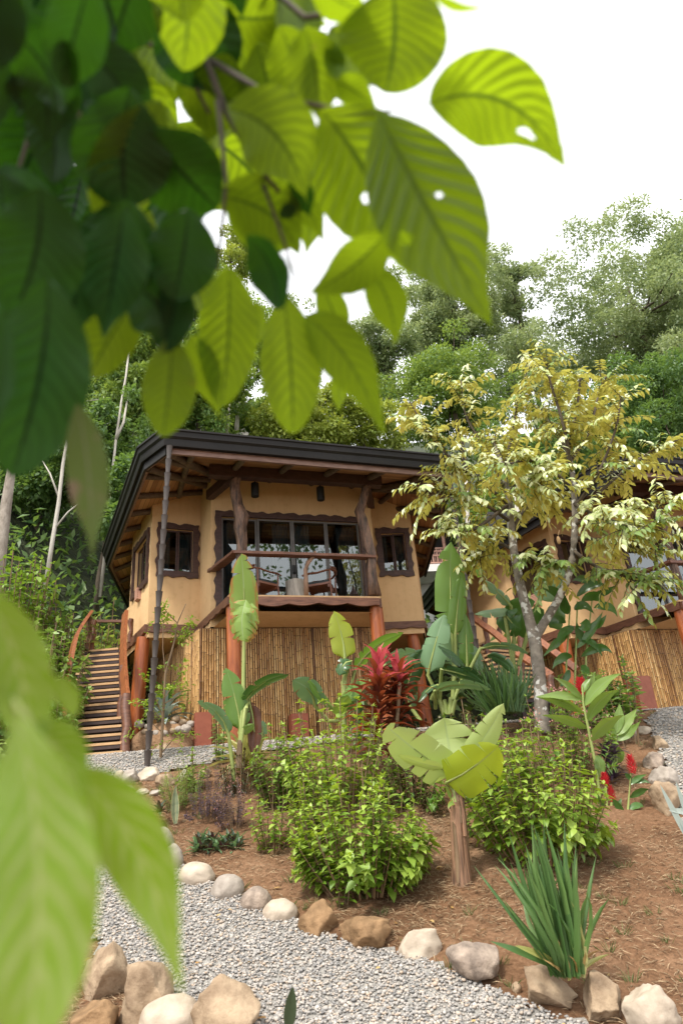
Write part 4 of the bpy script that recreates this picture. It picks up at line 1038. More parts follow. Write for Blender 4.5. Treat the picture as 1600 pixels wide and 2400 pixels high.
def stone(u, v, wpx, hpx, ang, m, label, seed, rz=0, name='stone', group=None, sink=.42, roll=0, Yov=None):
    """u, v = middle of the visible stone; wpx, hpx its size in the photo"""
    b = g(u, v + hpx * .42) if Yov is None else at(u, v + hpx * .42, Yov)
    d = (b - CAM).length; s = d / FPX * .84
    wd = wpx * s / 2; hh = hpx * s / 2 * 1.12
    me = rock_mesh(name, seed, (wd * 1.02, wd * .85, hh), ang, m)
    o = bpy.data.objects.new(name, me); COL.objects.link(o)
    o.location = b + Vector((0, wd * .45, hh * (1 - sink) * .85)); o.rotation_euler = (0, math.radians(roll), math.radians(rz))
    tag(o, label, 'stone' if name == 'stone' else 'rock', group); return o
B = 'stones edging the garden bed'
stone(368, 1972, 70, 75, 0, 'stone_grey', 'greyish stone half hidden behind the tip-down green leaf, first of the bed edge', 1, group=B)
stone(400, 2012, 56, 66, 0, 'stone_grey', 'upright grey-pink rounded stone next to the hanging leaf in the bed edge', 2, group=B)
stone(455, 2050, 92, 58, 0, 'stone_pale', 'long smooth cream stone lying flat in the bed edge, left part', 3, rz=-12, group=B, roll=10)
stone(530, 2081, 78, 62, 0, 'stone_grey', 'rounded light grey stone between the long cream one and a mottled one', 4, group=B)
stone(599, 2110, 74, 58, 0, 'stone_mottled', 'rounded stone with a dark grey patch in the bed edge', 5, group=B, roll=14)
stone(656, 2136, 80, 54, 0, 'stone_pale', 'oval cream stone just left of the two brown rocks', 6, group=B, roll=8)
stone(745, 2155, 118, 88, 1, 'stone_brown', 'smaller of the two rusty brown rocks in the bed edge', 7, group=B)
stone(862, 2185, 150, 104, 1, 'stone_brown', 'largest rusty brown rock of the bed edge, mossy, with a peaked top', 8, group=B, rz=20)
stone(992, 2210, 122, 92, .8, 'stone_pale', 'pale wedge-shaped rock right of the big brown rock', 9, group=B, rz=-10)
stone(1128, 2262, 158, 88, .8, 'stone_mottled', 'low dark mottled stone with black stains in the bed edge', 10, group=B, roll=12)
stone(1213, 2319, 22, 22, 0, 'stone_tan', 'fist-sized tan cobble in front of the mottled and tan border stones', 11, group=B)
stone(1294, 2325, 150, 84, .7, 'stone_tan', 'long tan rough stone in front of the iris clump', 12, group=B, roll=14)
stone(1428, 2352, 104, 110, .45, 'stone_tan', 'upright rounded tan boulder, second from the lower right corner', 13, group=B)
stone(1545, 2385, 112, 124, .4, 'stone_pale', 'smooth beige boulder in the lower right corner', 14, group=B, roll=30)
R2 = 'rough rocks at the near path side'
stone(240, 2285, 150, 150, 1, 'stone_tan', 'brown angular rock behind the hanging leaf at the near path side', 15, group=R2, name='rock')
stone(325, 2345, 172, 160, 1, 'stone_tan', 'knobbly tan rock with pitted top, middle of the near rocks', 16, group=R2, name='rock', rz=30)
stone(205, 2410, 140, 100, 1, 'stone_brown', 'reddish brown rock low in the near corner beside the large leaf', 17, group=R2, name='rock')
stone(392, 2400, 140, 90, 0, 'stone_pale', 'smooth pale stone at the bottom between two rough rocks', 18, group=R2, name='rock')
stone(510, 2390, 215, 165, 1, 'stone_tan', 'big flat-faced tan rock at the bottom edge beside the gravel', 19, group=R2, name='rock', rz=-15)
R3 = 'stones edging the second terrace'
for k, (u, v, a, b, m, lab) in enumerate([(1478, 1716, 36, 26, 'stone_grey', 'grey stone at the bamboo end of the right-hand stone edge'), (1510, 1708, 40, 28, 'stone_pale', 'pale stone beside the gravel corner under the second bamboo screen'),
        (1552, 1738, 52, 40, 'stone_tan', 'tan stone with arched top in the right-hand stone edge'), (1545, 1785, 60, 50, 'stone_mottled', 'dark brown stone in the middle of the right-hand stone edge'), (1565, 1822, 66, 56, 'stone_grey', 'grey rounded stone above the large tan one at the picture edge'), (1575, 1872, 86, 84, 'stone_tan', 'large tan upright stone at the picture edge beside the gravel')]):
    stone(u, v, a, b, .4, m, lab, 30 + k, group=R3)
R4 = 'stones ringing the chain drain'
for k, (u, v, a, b, m, lab) in enumerate([(276, 1822, 30, 40, 'stone_pale', 'pale crooked upright stone left of the chain foot'), (302, 1818, 48, 46, 'stone_grey', 'round grey stone between the crooked stone and the chain foot'), (348, 1812, 66, 36, 'stone_pale', 'flat pale slab behind the chain foot'),
        (388, 1826, 58, 42, 'stone_tan', 'rounded tan boulder right of the chain foot'), (428, 1816, 40, 34, 'stone_grey', 'grey stone right of the tan boulder at the terrace edge'), (296, 1850, 36, 20, 'stone_pale', 'flat cream cobble in the low row under the chain, left end'), (330, 1856, 40, 18, 'stone_pale', 'flat cream cobble in the low row under the chain, middle'), (365, 1857, 36, 18, 'stone_grey', 'greyish flat cobble in the low row under the chain, right end'),
        (478, 1812, 40, 28, 'stone_tan', 'tan stone behind the fine-leaved herb at the terrace edge')]):
    stone(u, v, a, b, .3, m, lab, 50 + k, group=R4)
# earth planter with stones round its top, beside the stairs
pc = at(388, 1735, 14.0); pcz = gz(pc.x, pc.y)
me = rock_mesh('earth_planter', 71, (.72, .55, .55), 0, 'earth'); o = bpy.data.objects.new('earth_planter', me); COL.objects.link(o); o.location = (pc.x, pc.y, pcz + .12)
tag(o, 'raised earth planter topped with stones between the stairs and the bamboo', 'planter')
PT = 'stones round the earth planter'
stone(381, 1756, 46, 38, 0, 'stone_tan', 'largest rounded tan boulder at the foot of the earth planter', 72, group=PT, Yov=13.1)
stone(459, 1752, 20, 10, 0, 'stone_grey', 'small grey cobble on the gravel beside the red block', 73, group=PT)
for k, (u, v, a) in enumerate([(325, 1694, 26), (340, 1712, 20), (364, 1716, 22), (384, 1716, 22), (404, 1710, 18), (418, 1706, 20), (434, 1704, 28), (428, 1690, 22), (405, 1694, 20), (446, 1694, 22), (412, 1682, 22), (346, 1700, 18)]):
    stone(u, v, a, a * .72, 0, ('stone_grey', 'stone_tan', 'stone_grey')[k % 3], 'grey stone on the rim of the earth planter under the silver-leaved plant', 80 + k, group='rim stones of the earth planter', Yov=13.5 + (.2 if v < 1700 else 0))

# ------------------------------------------------------------------ garden plants with large leaves
class Plant:
    def __init__(s, name, bu, bv, label, cat='plant', group=None, Y=None):
        s.b = g(bu, bv) if Y is None else at(bu, bv, Y)
        if Y is not None: s.b.z = gz(s.b.x, s.b.y)
        s.Y = s.b.y; s.root = empty(name, s.b, 0, label, cat, group); s.k = 0
    def p(s, q): return at(q[0], q[1], s.Y + (q[2] if len(q) > 2 else 0)) - s.b
    def stem(s, pts, r, m='greenstem', name='stem', n=8, base=False):
        P = [s.p(q) for q in pts]
        if base: P = [Vector((P[0].x * .3, P[0].y * .3, -.06))] + P
        mb = MB()
        rr = r if isinstance(r, (list, tuple)) else r
        if isinstance(rr, (list, tuple)) and len(rr) < len(P): rr = [rr[0]] + list(rr)
        mb.tube(P, rr, n); return mb.build(name, m, s.root, 60)
    def leaf(s, m, pts, wpx, tilt=0, prof=prof_banana, fold=.22, ntt=18, ns=6, tear=0, wav=.0, petiole=None, quilt=0, name='leaf', pm='greenstem'):
        s.k += 1; mb = MB(); mb.cur = RND.random()
        P = [s.p(q) for q in pts]; dist = (P[len(P) // 2] + s.b - CAM).length
        mid = bez(P, .5)
        if prof in (prof_banana, prof_round): torn_blade(mb, P, wpx * dist / FPX, tilt, prof, tear or 3, .9 if tear > 6 else .28, fold, s.k * 7 + int(s.b.x * 50), CAM - s.b - mid)
        else: blade(mb, P, wpx * dist / FPX, tilt, prof, ntt, ns, fold, quilt, seed=s.k * 7 + int(s.b.x * 50), wav=wav, facing=(CAM - s.b - mid))
        o = mb.build(name, m, s.root, 180)
        if petiole:
            q = [s.p(x) for x in petiole] + [bez(P, t) for t in (0, .3, .6)]
            r0 = .5 * 8 * dist / FPX; tb = MB(); tb.tube(q, [r0 * 1.2] * (len(q) - 3) + [r0, r0 * .55, r0 * .3], 7); tb.build('petiole', pm, o, 60)
        return o

# banana with the scorched tall leaf, in front of the left column
P = Plant('banana_plant', 560, 1838, 'slender banana plant in front of the left column, its tallest leaf scorched and torn', 'banana plant', Y=9.9)
P.stem([(560, 1800), (561, 1765), (563, 1735)], [.05, .045, .035], 'brownstem')
P.leaf('lf_banana_worn', [(572, 1500, .2), (575, 1400, .1), (566, 1297, -.1)], 66, 8, fold=.15, petiole=[(563, 1735), (570, 1620, .1)])
P.leaf('lf_banana_worn', [(577, 1405, -.25), (560, 1450, -.35), (572, 1503, -.3)], 60, 10, fold=.3, tear=11, wav=.12)
P.leaf('lf_banana_worn', [(590, 1412, -.1), (588, 1450, -.2), (576, 1500, -.22)], 46, -10, fold=.3, tear=12, wav=.15)
P.leaf('lf_banana', [(566, 1715, .05), (556, 1640, 0), (530, 1565, -.05)], 52, 10, fold=.2, petiole=[(562, 1760)])
P.leaf('lf_banana_dark', [(572, 1648, .1), (600, 1592, .0), (678, 1580, -.35)], 44, 58, fold=.3, petiole=[(563, 1740), (566, 1690)])
P.leaf('lf_banana_red', [(583, 1642, .1), (604, 1700, .15), (592, 1772, .1)], 36, 20, fold=.6, wav=.08, petiole=[(564, 1740), (576, 1660)])
P.leaf('lf_bluegreen', [(536, 1722, -.1), (525, 1665, -.2), (462, 1643, -.3)], 36, -48, fold=.35, petiole=[(549, 1830), (545, 1790)])
P.leaf('lf_ginger', [(565, 1718), (580, 1708), (597, 1697)], 20, 20, fold=.3)
P.leaf('lf_bluegreen', [(613, 1725, .3), (618, 1705, .3), (615, 1688, .3)], 26, 30, fold=.3, petiole=[(590, 1800, .2)])
# banana in the middle, in front of the bamboo
P = Plant('banana_plant', 806, 1760, 'banana plant before the right half of the bamboo screen with one upright yellow-green leaf', 'banana plant', Y=11.2)
P.stem([(806, 1740), (805, 1690), (806, 1650)], [.06, .05, .04], 'greenstem')
P.leaf('lf_banana_yellow', [(808, 1545), (806, 1490), (782, 1432)], 56, 12, fold=.2, petiole=[(806, 1650), (808, 1590)])
P.leaf('lf_ginger_dark', [(822, 1548, -.1), (800, 1552, -.2), (796, 1584, -.2)], 34, 25, fold=.35, tear=4, petiole=[(806, 1650), (803, 1600)])
P.leaf('lf_banana', [(832, 1568), (870, 1505, -.1), (946, 1483, -.3)], 38, 45, fold=.3, petiole=[(810, 1660), (822, 1610)])
P.leaf('lf_bluegreen', [(738, 1655, -.2), (735, 1610, -.3), (685, 1594, -.5)], 58, -25, fold=.15, petiole=[(800, 1690), (770, 1690)])
P.leaf('lf_banana', [(780, 1660, -.1), (745, 1625, -.3), (722, 1594, -.5)], 26, 40, fold=.5, petiole=[(803, 1690)])
P.leaf('lf_banana', [(803, 1665, -.2), (820, 1615, -.3), (860, 1595, -.5)], 40, -35, fold=.3)
P.leaf('lf_ginger', [(792, 1680, -.2), (800, 1640, -.4), (818, 1632, -.6)], 36, 30, fold=.4)
P.leaf('lf_bluegreen', [(900, 1560, .3), (940, 1530, .2), (980, 1528, 0)], 40, 35, fold=.25, petiole=[(830, 1640, .2)])
P.leaf('lf_bluegreen', [(905, 1560, .1), (930, 1540, 0), (982, 1550, -.3)], 36, 50, fold=.25)
# tall cluster right of the house
P = Plant('banana_plant', 1050, 1680, 'tall banana cluster with broad upright leaves between the two houses', 'banana plant', Y=11.3)
for q in ((1040, 1640), (1056, 1635), (1066, 1640), (1028, 1640)): P.stem([(1050 + (q[0] - 1050) * .4, 1675), q], [.05, .035], 'greenstem')
P.leaf('lf_banana', [(1058, 1462, .1), (1052, 1380, 0), (1056, 1268, -.1)], 72, 6, fold=.15, petiole=[(1060, 1640), (1064, 1550)])
P.leaf('lf_banana', [(1066, 1490, -.15), (1070, 1420, -.25), (1080, 1348, -.2)], 42, 30, fold=.35, petiole=[(1060, 1640), (1066, 1560)])
P.leaf('lf_bluegreen', [(1002, 1582, -.1), (1020, 1500, -.2), (1040, 1440, -.2)], 58, -12, fold=.2, petiole=[(1030, 1640)])
P.leaf('lf_banana', [(1094, 1565, 0), (1092, 1500, -.1), (1090, 1436, -.1)], 36, 25, fold=.3, petiole=[(1062, 1640)])
P.leaf('lf_bluegreen', [(1060, 1560, .2), (1055, 1510, .2), (1062, 1478, .2)], 50, 10, fold=.2)
P.leaf('lf_bluegreen', [(1118, 1575, .2), (1120, 1540, .2), (1108, 1512, .2)], 40, 40, fold=.3)
P.leaf('lf_banana_dark', [(1088, 1562, -.3), (1060, 1530, -.4), (1025, 1515, -.6)], 30, 62, fold=.4)
P.leaf('lf_banana_dark', [(1034, 1568, -.3), (1080, 1575, -.4), (1134, 1602, -.6)], 36, 55, fold=.4, petiole=[(1030, 1640)])
P.leaf('lf_banana_dark', [(1130, 1602, -.4), (1100, 1570, -.5), (1078, 1566, -.5)], 26, -40, fold=.3)
P.leaf('lf_bluegreen', [(1018, 1620, -.3), (1065, 1590, -.4), (1152, 1616, -.7)], 40, 60, fold=.3, petiole=[(1020, 1660)])
P.leaf('lf_bluegreen', [(1125, 1520, -.1), (1180, 1500, -.2), (1238, 1532, -.4)], 26, 55, fold=.3, petiole=[(1085, 1600)])
P.leaf('lf_banana_dark', [(1140, 1536, -.2), (1180, 1540, -.3), (1206, 1578, -.5)], 30, 40, fold=.4)
P.leaf('lf_banana_dark', [(950, 1640, .1), (955, 1570, 0), (992, 1522, -.1)], 52, 20, fold=.6, wav=.06, petiole=[(985, 1690)])
P.leaf('lf_banana_dark', [(1025, 1605, -.1), (1000, 1610, -.2), (978, 1650, -.3)], 20, 60, fold=.5, petiole=[(1010, 1640)])
P.leaf('lf_bluegreen', [(962, 1660, .2), (968, 1630, .2), (972, 1600, .2)], 26, 30, fold=.3)
# big leaves behind the forked tree
P = Plant('banana_plant', 1188, 1690, 'broad dark banana plant behind the fork of the lichen-spotted tree', 'banana plant', Y=12.3)
P.stem([(1195, 1640), (1205, 1560)], [.06, .05]); P.stem([(1190, 1640), (1180, 1560)], [.05, .04])
P.leaf('lf_bluegreen', [(1196, 1420, -.1), (1165, 1385, -.2), (1136, 1360, -.3)], 24, 35, fold=.3, petiole=[(1200, 1560), (1205, 1470)])
P.leaf('lf_ginger_dark', [(1268, 1470, 0), (1215, 1440, 0), (1188, 1410, -.1)], 84, 0, fold=.1, wav=.05)
P.leaf('lf_ginger_dark', [(1180, 1430, -.1), (1190, 1460, -.1), (1222, 1475, -.2)], 60, 20, fold=.2, wav=.05, petiole=[(1202, 1560)])
P.leaf('lf_bluegreen', [(1190, 1428, -.1), (1150, 1432, -.3), (1112, 1440, -.5)], 28, 50, fold=.3)
P.leaf('lf_bluegreen', [(1262, 1408, .1), (1290, 1360, 0), (1320, 1320, -.2)], 56, -20, fold=.25, petiole=[(1215, 1560), (1240, 1470)])
P.leaf('lf_banana', [(1130, 1352, .3), (1120, 1335, .2), (1098, 1322, 0)], 22, 20, fold=.3)
P.leaf('lf_ginger_dark', [(1288, 1472, -.2), (1310, 1440, -.3), (1300, 1408, -.3)], 50, 30, fold=.3)
# young front banana
P = Plant('banana_plant', 1065, 2072, 'young banana with a short brown trunk and pale leaves at the front of the bed', 'banana plant')
P.stem([(1082, 2094), (1081, 2064), (1078, 2000), (1072, 1930), (1068, 1872)], [.125, .1, .082, .072, .055], 'banana_trunk', 'trunk', 18)
for k_, (du, v0_, v1_, dd_) in enumerate([(-15, 2085, 1905, -.03), (-6, 2088, 1940, -.075), (4, 2090, 1890, -.08), (13, 2084, 1960, -.05), (17, 2060, 1880, 0), (-12, 1980, 1862, -.03), (8, 1960, 1858, -.06), (-2, 1930, 1850, -.06)]):
    P.stem([(1081 + du, v0_, dd_), (1077 + du * .9, (v0_ + v1_) / 2, dd_ * .85), (1070 + du * .8, v1_, dd_ * .72), (1068 + du * 1.35, v1_ - 14, dd_ * 1.1)], [.022, .026, .02, .006], ('banana_trunk', 'brownstem', 'banana_trunk')[k_ % 3], 'sheath', 7)
P.stem([(1068, 1880), (1066, 1840), (1068, 1800)], [.06, .05, .03], 'greenstem')
for q in ([(1066, 1880), (1048, 1858, -.05), (1044, 1838, -.1)], [(1070, 1880), (1052, 1880, -.1), (1050, 1896, -.12)], [(1074, 1890), (1082, 1850), (1080, 1820)]):
    P.leaf('lf_banana_worn', q, 12, 20, prof_lance, .3, 8, 4, name='sheath')
P.leaf('lf_banana_pale', [(1062, 1818), (985, 1772, -.1), (906, 1702, -.38)], 104, -22, prof_banana, fold=.16, tear=6, petiole=[(1066, 1850)])
P.leaf('lf_banana_pale', [(1060, 1812, .15), (1050, 1735, .25), (1040, 1682, .12)], 112, 4, prof_banana, .12, tear=5)
P.leaf('lf_banana_pale', [(1072, 1800, .1), (1130, 1750, .0), (1180, 1648, -.1)], 58, 22, fold=.2, tear=3)
P.leaf('lf_banana_yellow', [(1046, 1834, -.1), (1108, 1806, -.25), (1168, 1748, -.45)], 104, 20, prof_banana, .2, tear=4, petiole=[(1068, 1850)])
P.leaf('lf_banana_pale', [(1040, 1800, -.1), (980, 1790, -.2), (930, 1768, -.3)], 34, -55, fold=.2)

# lance-leaved plants ---------------------------------------------------------
def ginger(name, bu, bv, Y, label, leaves, stems, m, cat='ginger plant', group=None):
    P = Plant(name, bu, bv, label, cat, group, Y=Y)
    for s_ in stems: P.stem(s_, [.018, .016, .012][:len(s_)] if len(s_) <= 3 else [.018] * (len(s_) - 2) + [.014, .01], 'greenstem')
    for q in leaves:
        w_ = q[-1]; mm = m
        if isinstance(w_, tuple): w_, mm = w_
        P.leaf(mm, q[:-1], w_ * .78, RND.uniform(-35, 35), prof_lance, .34, 16, 4, wav=.035)
    return P
def cone(P, u, v, dY, hpx, wpx, m='flower_red', name='flower'):
    c = P.p((u, v, dY)); dist = (c + P.b - CAM).length; H = hpx * dist / FPX; W_ = wpx * dist / FPX
    L = Leaves(); N = 70; t = np.linspace(0, 1, N); an = np.arange(N) * 2.4
    rad = W_ * .28 * np.sin(np.pi * (.12 + .85 * t)); o_ = np.stack([rad * np.cos(an), rad * np.sin(an), (t - .5) * H], 1) + np.array(c)
    a = np.stack([np.cos(an) * .8, np.sin(an) * .8, .55 + t * 1.2], 1)
    L.add(o_, a, np.stack([-np.cos(an), -np.sin(an), np.ones(N)], 1), W_ * .5, W_ * .24, 'oval'); return L.build(name, m, P.root)
P = ginger('red_ginger', 1175, 1945, None, 'tall ginger with long yellow-green leaves and a round red flower in its crown', [
    [(1366, 1620), (1320, 1615, -.1), (1252, 1636, -.3), 30], [(1368, 1690), (1330, 1640), (1295, 1587, -.1), 22], [(1366, 1660), (1310, 1640, -.1), (1265, 1600, -.3), (22, 'lf_ginger')],
    [(1370, 1650), (1388, 1610), (1392, 1575), (24, 'lf_ginger')], [(1374, 1655), (1405, 1600, -.1), (1455, 1578, -.4), (34, 'lf_ginger')], [(1376, 1690), (1400, 1640, -.1), (1452, 1618, -.4), 32],
    [(1374, 1710), (1330, 1680, -.1), (1266, 1674, -.3), 28], [(1386, 1735), (1420, 1690, -.1), (1462, 1672, -.3), 36], [(1395, 1770), (1410, 1790), (1395, 1830), 30]],
    [[(1405, 1880), (1392, 1780), (1376, 1690), (1364, 1620)]], 'lf_ginger') if False else None
P = ginger('red_ginger', 1408, 1890, 9.0, 'tall ginger with long yellow-green leaves and a round red flower in its crown', [
    [(1362, 1640), (1320, 1625, -.1), (1252, 1634, -.3), 26], [(1368, 1672), (1320, 1640, -.1), (1256, 1634, -.2), 28], [(1364, 1640), (1330, 1602, -.1), (1296, 1588, -.3), 22],
    [(1366, 1650), (1388, 1610), (1390, 1573), 24], [(1370, 1655), (1400, 1600, -.1), (1455, 1578, -.4), 36], [(1376, 1690), (1400, 1630, -.1), (1452, 1616, -.4), 34],
    [(1374, 1708), (1330, 1680, -.1), (1268, 1676, -.3), 28], [(1384, 1738), (1410, 1690, -.1), (1462, 1676, -.3), 38], [(1395, 1770), (1412, 1795), (1398, 1832), 30], [(1364, 1625), (1372, 1600), (1384, 1590), 20]],
    [[(1408, 1890), (1394, 1790), (1380, 1720), (1366, 1650), (1364, 1610)]], 'lf_ginger')
cone(P, 1362, 1612, .12, 30, 26)
P = ginger('red_ginger', 1446, 1875, 9.6, 'smaller ginger with curled yellow-green leaves right of the red-crowned one', [
    [(1440, 1740), (1420, 1700), (1410, 1665, -.1), 30], [(1442, 1720), (1452, 1680), (1450, 1648), 26], [(1444, 1725), (1470, 1690), (1492, 1660, -.1), 30], [(1442, 1760), (1425, 1740), (1430, 1712), 34], [(1444, 1790), (1460, 1765), (1440, 1745), 30], [(1444, 1735), (1475, 1720), (1500, 1690, -.2), 26], [(1440, 1800), (1425, 1770), (1415, 1728), 26]],
    [[(1448, 1870), (1444, 1800), (1442, 1720)]], 'lf_ginger')
P = ginger('red_ginger', 1462, 1965, 8.6, 'ginger shoot with one red cone flower above the bare soil beside the stone edge', [
    [(1474, 1840), (1490, 1822), (1515, 1815, -.1), 14], [(1476, 1835), (1500, 1825), (1522, 1835, -.1), 14], [(1474, 1870), (1500, 1850), (1520, 1850), 18], [(1470, 1900), (1495, 1880), (1508, 1892), 18], [(1466, 1920), (1445, 1880), (1432, 1872), 18], [(1470, 1915), (1450, 1915), (1440, 1925), 16], [(1478, 1830), (1470, 1815), (1462, 1812), 12]],
    [[(1462, 1962), (1470, 1900), (1478, 1812)]], 'lf_ginger_dark')
cone(P, 1479, 1795, 0, 34, 20)
P = ginger('red_ginger', 1430, 1960, 8.7, 'low ginger with two red cone flowers among the bush leaves', [
    [(1425, 1900), (1400, 1880), (1395, 1850), 16], [(1432, 1905), (1450, 1890), (1455, 1870), 16], [(1430, 1930), (1410, 1920), (1400, 1930), 16], [(1430, 1925), (1450, 1920), (1462, 1935), 16]],
    [[(1430, 1955), (1432, 1880)], [(1425, 1955), (1418, 1842)]], 'lf_ginger_dark')
cone(P, 1417, 1829, 0, 22, 18); cone(P, 1432, 1864, 0, 30, 17)
lv = []
for (b, m_, t_, w_) in [((1330, 1420), (1300, 1372), (1262, 1380), 26), ((1350, 1400), (1390, 1352), (1424, 1380), 26), ((1360, 1410), (1400, 1375), (1420, 1425), 30), ((1330, 1440), (1320, 1420), (1325, 1395), 30), ((1372, 1450), (1375, 1480), (1352, 1470), 30),
        ((1390, 1425), (1430, 1410), (1446, 1446), 26), ((1345, 1470), (1320, 1475), (1300, 1515), 28), ((1380, 1400), (1420, 1390), (1448, 1370), 20), ((1330, 1490), (1300, 1500), (1272, 1540), 26), ((1375, 1470), (1405, 1470), (1420, 1440), 24),
        ((1350, 1520), (1390, 1480), (1412, 1432), 22), ((1360, 1540), (1410, 1500), (1434, 1532), 24), ((1340, 1540), (1310, 1530), (1292, 1570), 26), ((1335, 1570), (1325, 1590), (1310, 1612), 22), ((1360, 1560), (1380, 1570), (1368, 1600), 22), ((1392, 1370), (1360, 1348), (1340, 1362), 22), ((1370, 1500), (1350, 1490), (1350, 1455), 26), ((1350, 1495), (1395, 1500), (1410, 1540), 22), ((1325, 1460), (1300, 1440), (1285, 1470), 24), ((1345, 1430), (1365, 1405), (1392, 1440), 26)]:
    lv.append([(*b, 0), (*m_, -.1), (*t_, -.2), w_])
ginger('shell_ginger', 1345, 1660, 11.2, 'dark glossy broad-leaved ginger clump between the forked tree and the second bamboo screen', lv,
       [[(1330, 1650), (1326, 1560), (1335, 1420)], [(1345, 1650), (1348, 1540), (1352, 1410)], [(1372, 1650), (1372, 1540), (1388, 1390)]], 'lf_ginger_dark')

# rosettes and upright clumps ---------------------------------------------------
def rosette(P, m, c, n, lpx, wpx, up=(.3, 1.2), kind='strap', layers=1, name='leaves', jitter=.2, dY=0):
    """many straps from one centre (pixel position), each layer a little lower"""
    o = P.p((*c, dY)); dist = (o + P.b - CAM).length; L = lpx * dist / FPX; Wd = wpx * dist / FPX; L_ = Leaves()
    an = np.arange(n) * 2.4 + rng.uniform(0, 6); k = np.linspace(0, 1, n); el = up[0] + (up[1] - up[0]) * k
    a = np.stack([np.cos(an) * np.cos(el), np.sin(an) * np.cos(el), np.sin(el)], 1); nrm = np.stack([-np.cos(an) * np.sin(el), -np.sin(an) * np.sin(el), np.cos(el)], 1)
    h = layers * L * (k - .5); oo = np.array(o)[None] + np.stack([0 * h, 0 * h, h], 1) + a * L * .03
    L_.add(oo, a, nrm, L * rng.uniform(1 - jitter, 1 + jitter, n), Wd, kind); return L_.build(name, m, P.root)
P = Plant('cordyline', 888, 1800, 'red cordyline with two glowing pink tops between the bushes and the right column', 'cordyline', Y=10.2)
P.stem([(890, 1795), (888, 1700), (886, 1600)], .03, 'brownstem'); P.stem([(925, 1790), (930, 1690), (936, 1600)], .028, 'brownstem')
for (u0, dY0, hs) in ((887, 0, ((1745, 14, 60), (1715, 14, 70), (1685, 16, 76), (1655, 16, 76), (1628, 14, 72))), (934, .2, ((1712, 10, 66), (1680, 14, 72), (1650, 14, 70), (1622, 12, 64)))):
    for k_, (v_, n_, l_) in enumerate(hs): rosette(P, 'lf_cordy_dark', (u0 + RND.uniform(-3, 3), v_), n_, l_, 14, (-.15 + .08 * k_, .95), layers=.45, name='lower_leaves', kind='lance', dY=dY0, jitter=.3)
    rosette(P, 'lf_cordy_dark', (u0, 1604 if u0 < 900 else 1604), 10, 66, 14, (.1, .9), layers=.3, name='lower_leaves', kind='lance', dY=dY0, jitter=.3)
    rosette(P, 'lf_cordy_pink', (u0, 1596), 14, 66, 14, (.5, 1.45), layers=.35, name='top_leaves', kind='lance', dY=dY0, jitter=.3)
    if u0 < 900: rosette(P, 'lf_cordy_pink', (u0 + 4, 1566), 9, 54, 13, (.85, 1.5), layers=.2, name='top_leaves', kind='lance', dY=dY0, jitter=.3)
P = Plant('dracaena', 842, 1760, 'narrow striped green dracaena left of the red cordyline', 'dracaena', Y=10.9)
P.stem([(842, 1758), (838, 1640)], .02, 'greenstem')
for v_ in (1735, 1700, 1665, 1640): rosette(P, 'lf_bluegreen', (841, v_), 16, 36, 10, (-.2, 1.0), layers=.6)
P = Plant('dracaena', 572, 1800, 'cream-striped dracaena at the foot of the banana with the scorched leaf', 'dracaena', Y=10.5)
rosette(P, 'lf_cream', (572, 1790), 26, 84, 15, (-.05, 1.45), layers=.15)
rosette(P, 'lf_cream', (600, 1800), 16, 70, 16, (0, 1.3), layers=.1)
P = Plant('bromeliad', 382, 1690, 'silver-leaved bromeliad growing on the stone-topped earth planter', 'bromeliad', Y=13.9)
P.root.location.z = pcz + .6; P.b.z = pcz + .6
rosette(P, 'lf_silver', (384, 1690), 22, 62, 15, (.05, 1.3), layers=.1); rosette(P, 'lf_ginger_dark', (392, 1655), 14, 56, 16, (.1, 1.3), layers=.3, dY=.5)
P = Plant('iris_clump', 1340, 2285, 'tall clump of sword-shaped green leaves near the stone border', 'iris', Y=5.62)
def sword(P, m, c, n, lpx, wpx, spread, name='leaves', fan=0, kind='blade'):
    o = P.p(c); dist = (o + P.b - CAM).length; s = dist / FPX; L_ = Leaves()
    an = rng.uniform(0, 6.28, n); sp_ = np.abs(rng.normal(0, spread, n)); sp_ = np.clip(sp_, 0, 1.3)
    a = np.stack([np.cos(an) * np.sin(sp_) + fan, np.sin(an) * np.sin(sp_), np.cos(sp_)], 1); nr = np.stack([np.cos(an + 1.2), np.sin(an + 1.2), np.zeros(n)], 1)
    oo = np.array(o)[None] + np.stack([np.cos(an), np.sin(an), 0 * an], 1) * rng.uniform(0, 26 * s, n)[:, None]
    L_.add(oo, a, nr, lpx * s * rng.uniform(.55, 1.05, n), wpx * s * rng.uniform(.7, 1.2, n), kind); return L_.build(name, m, P.root)
sword(P, 'lf_iris', (1328, 2282), 44, 255, 12, .18); sword(P, 'lf_iris', (1335, 2285), 16, 225, 10, .42)
sword(P, 'lf_cream', (1338, 2290), 6, 130, 9, .7, 'dry_leaves', kind='strap'); sword(P, 'lf_iris', (1332, 2285), 14, 215, 11, .38, kind='strap'); sword(P, 'litter_leaf', (1336, 2288), 12, 90, 7, .9, 'dry_leaves', kind='strap')
P.leaf('lf_iris', [(1320, 2275), (1250, 2240, -.1), (1148, 2206, -.2)], 14, 20, prof_strap, .2, 10, 4); P.leaf('lf_cream', [(1318, 2270), (1270, 2235, -.1), (1205, 2216, -.2)], 13, 20, prof_strap, .2, 10, 4)
P = Plant('iris_clump', 1640, 2010, 'grey-green spiky leaves poking in over the stone edge at the picture border', 'iris', Y=6.6)
for q in ([(1640, 2010), (1590, 1930), (1545, 1838)], [(1650, 2000), (1610, 1920), (1582, 1830)], [(1640, 1915), (1600, 1898), (1566, 1900)], [(1660, 2010), (1610, 1960), (1590, 1925)]): P.leaf('lf_silver', q, 12, 15, prof_strap, .2, 10, 4)
P = Plant('snake_plant', 409, 1935, 'snake plant with two yellow-edged upright leaves in the bare soil', 'snake plant')
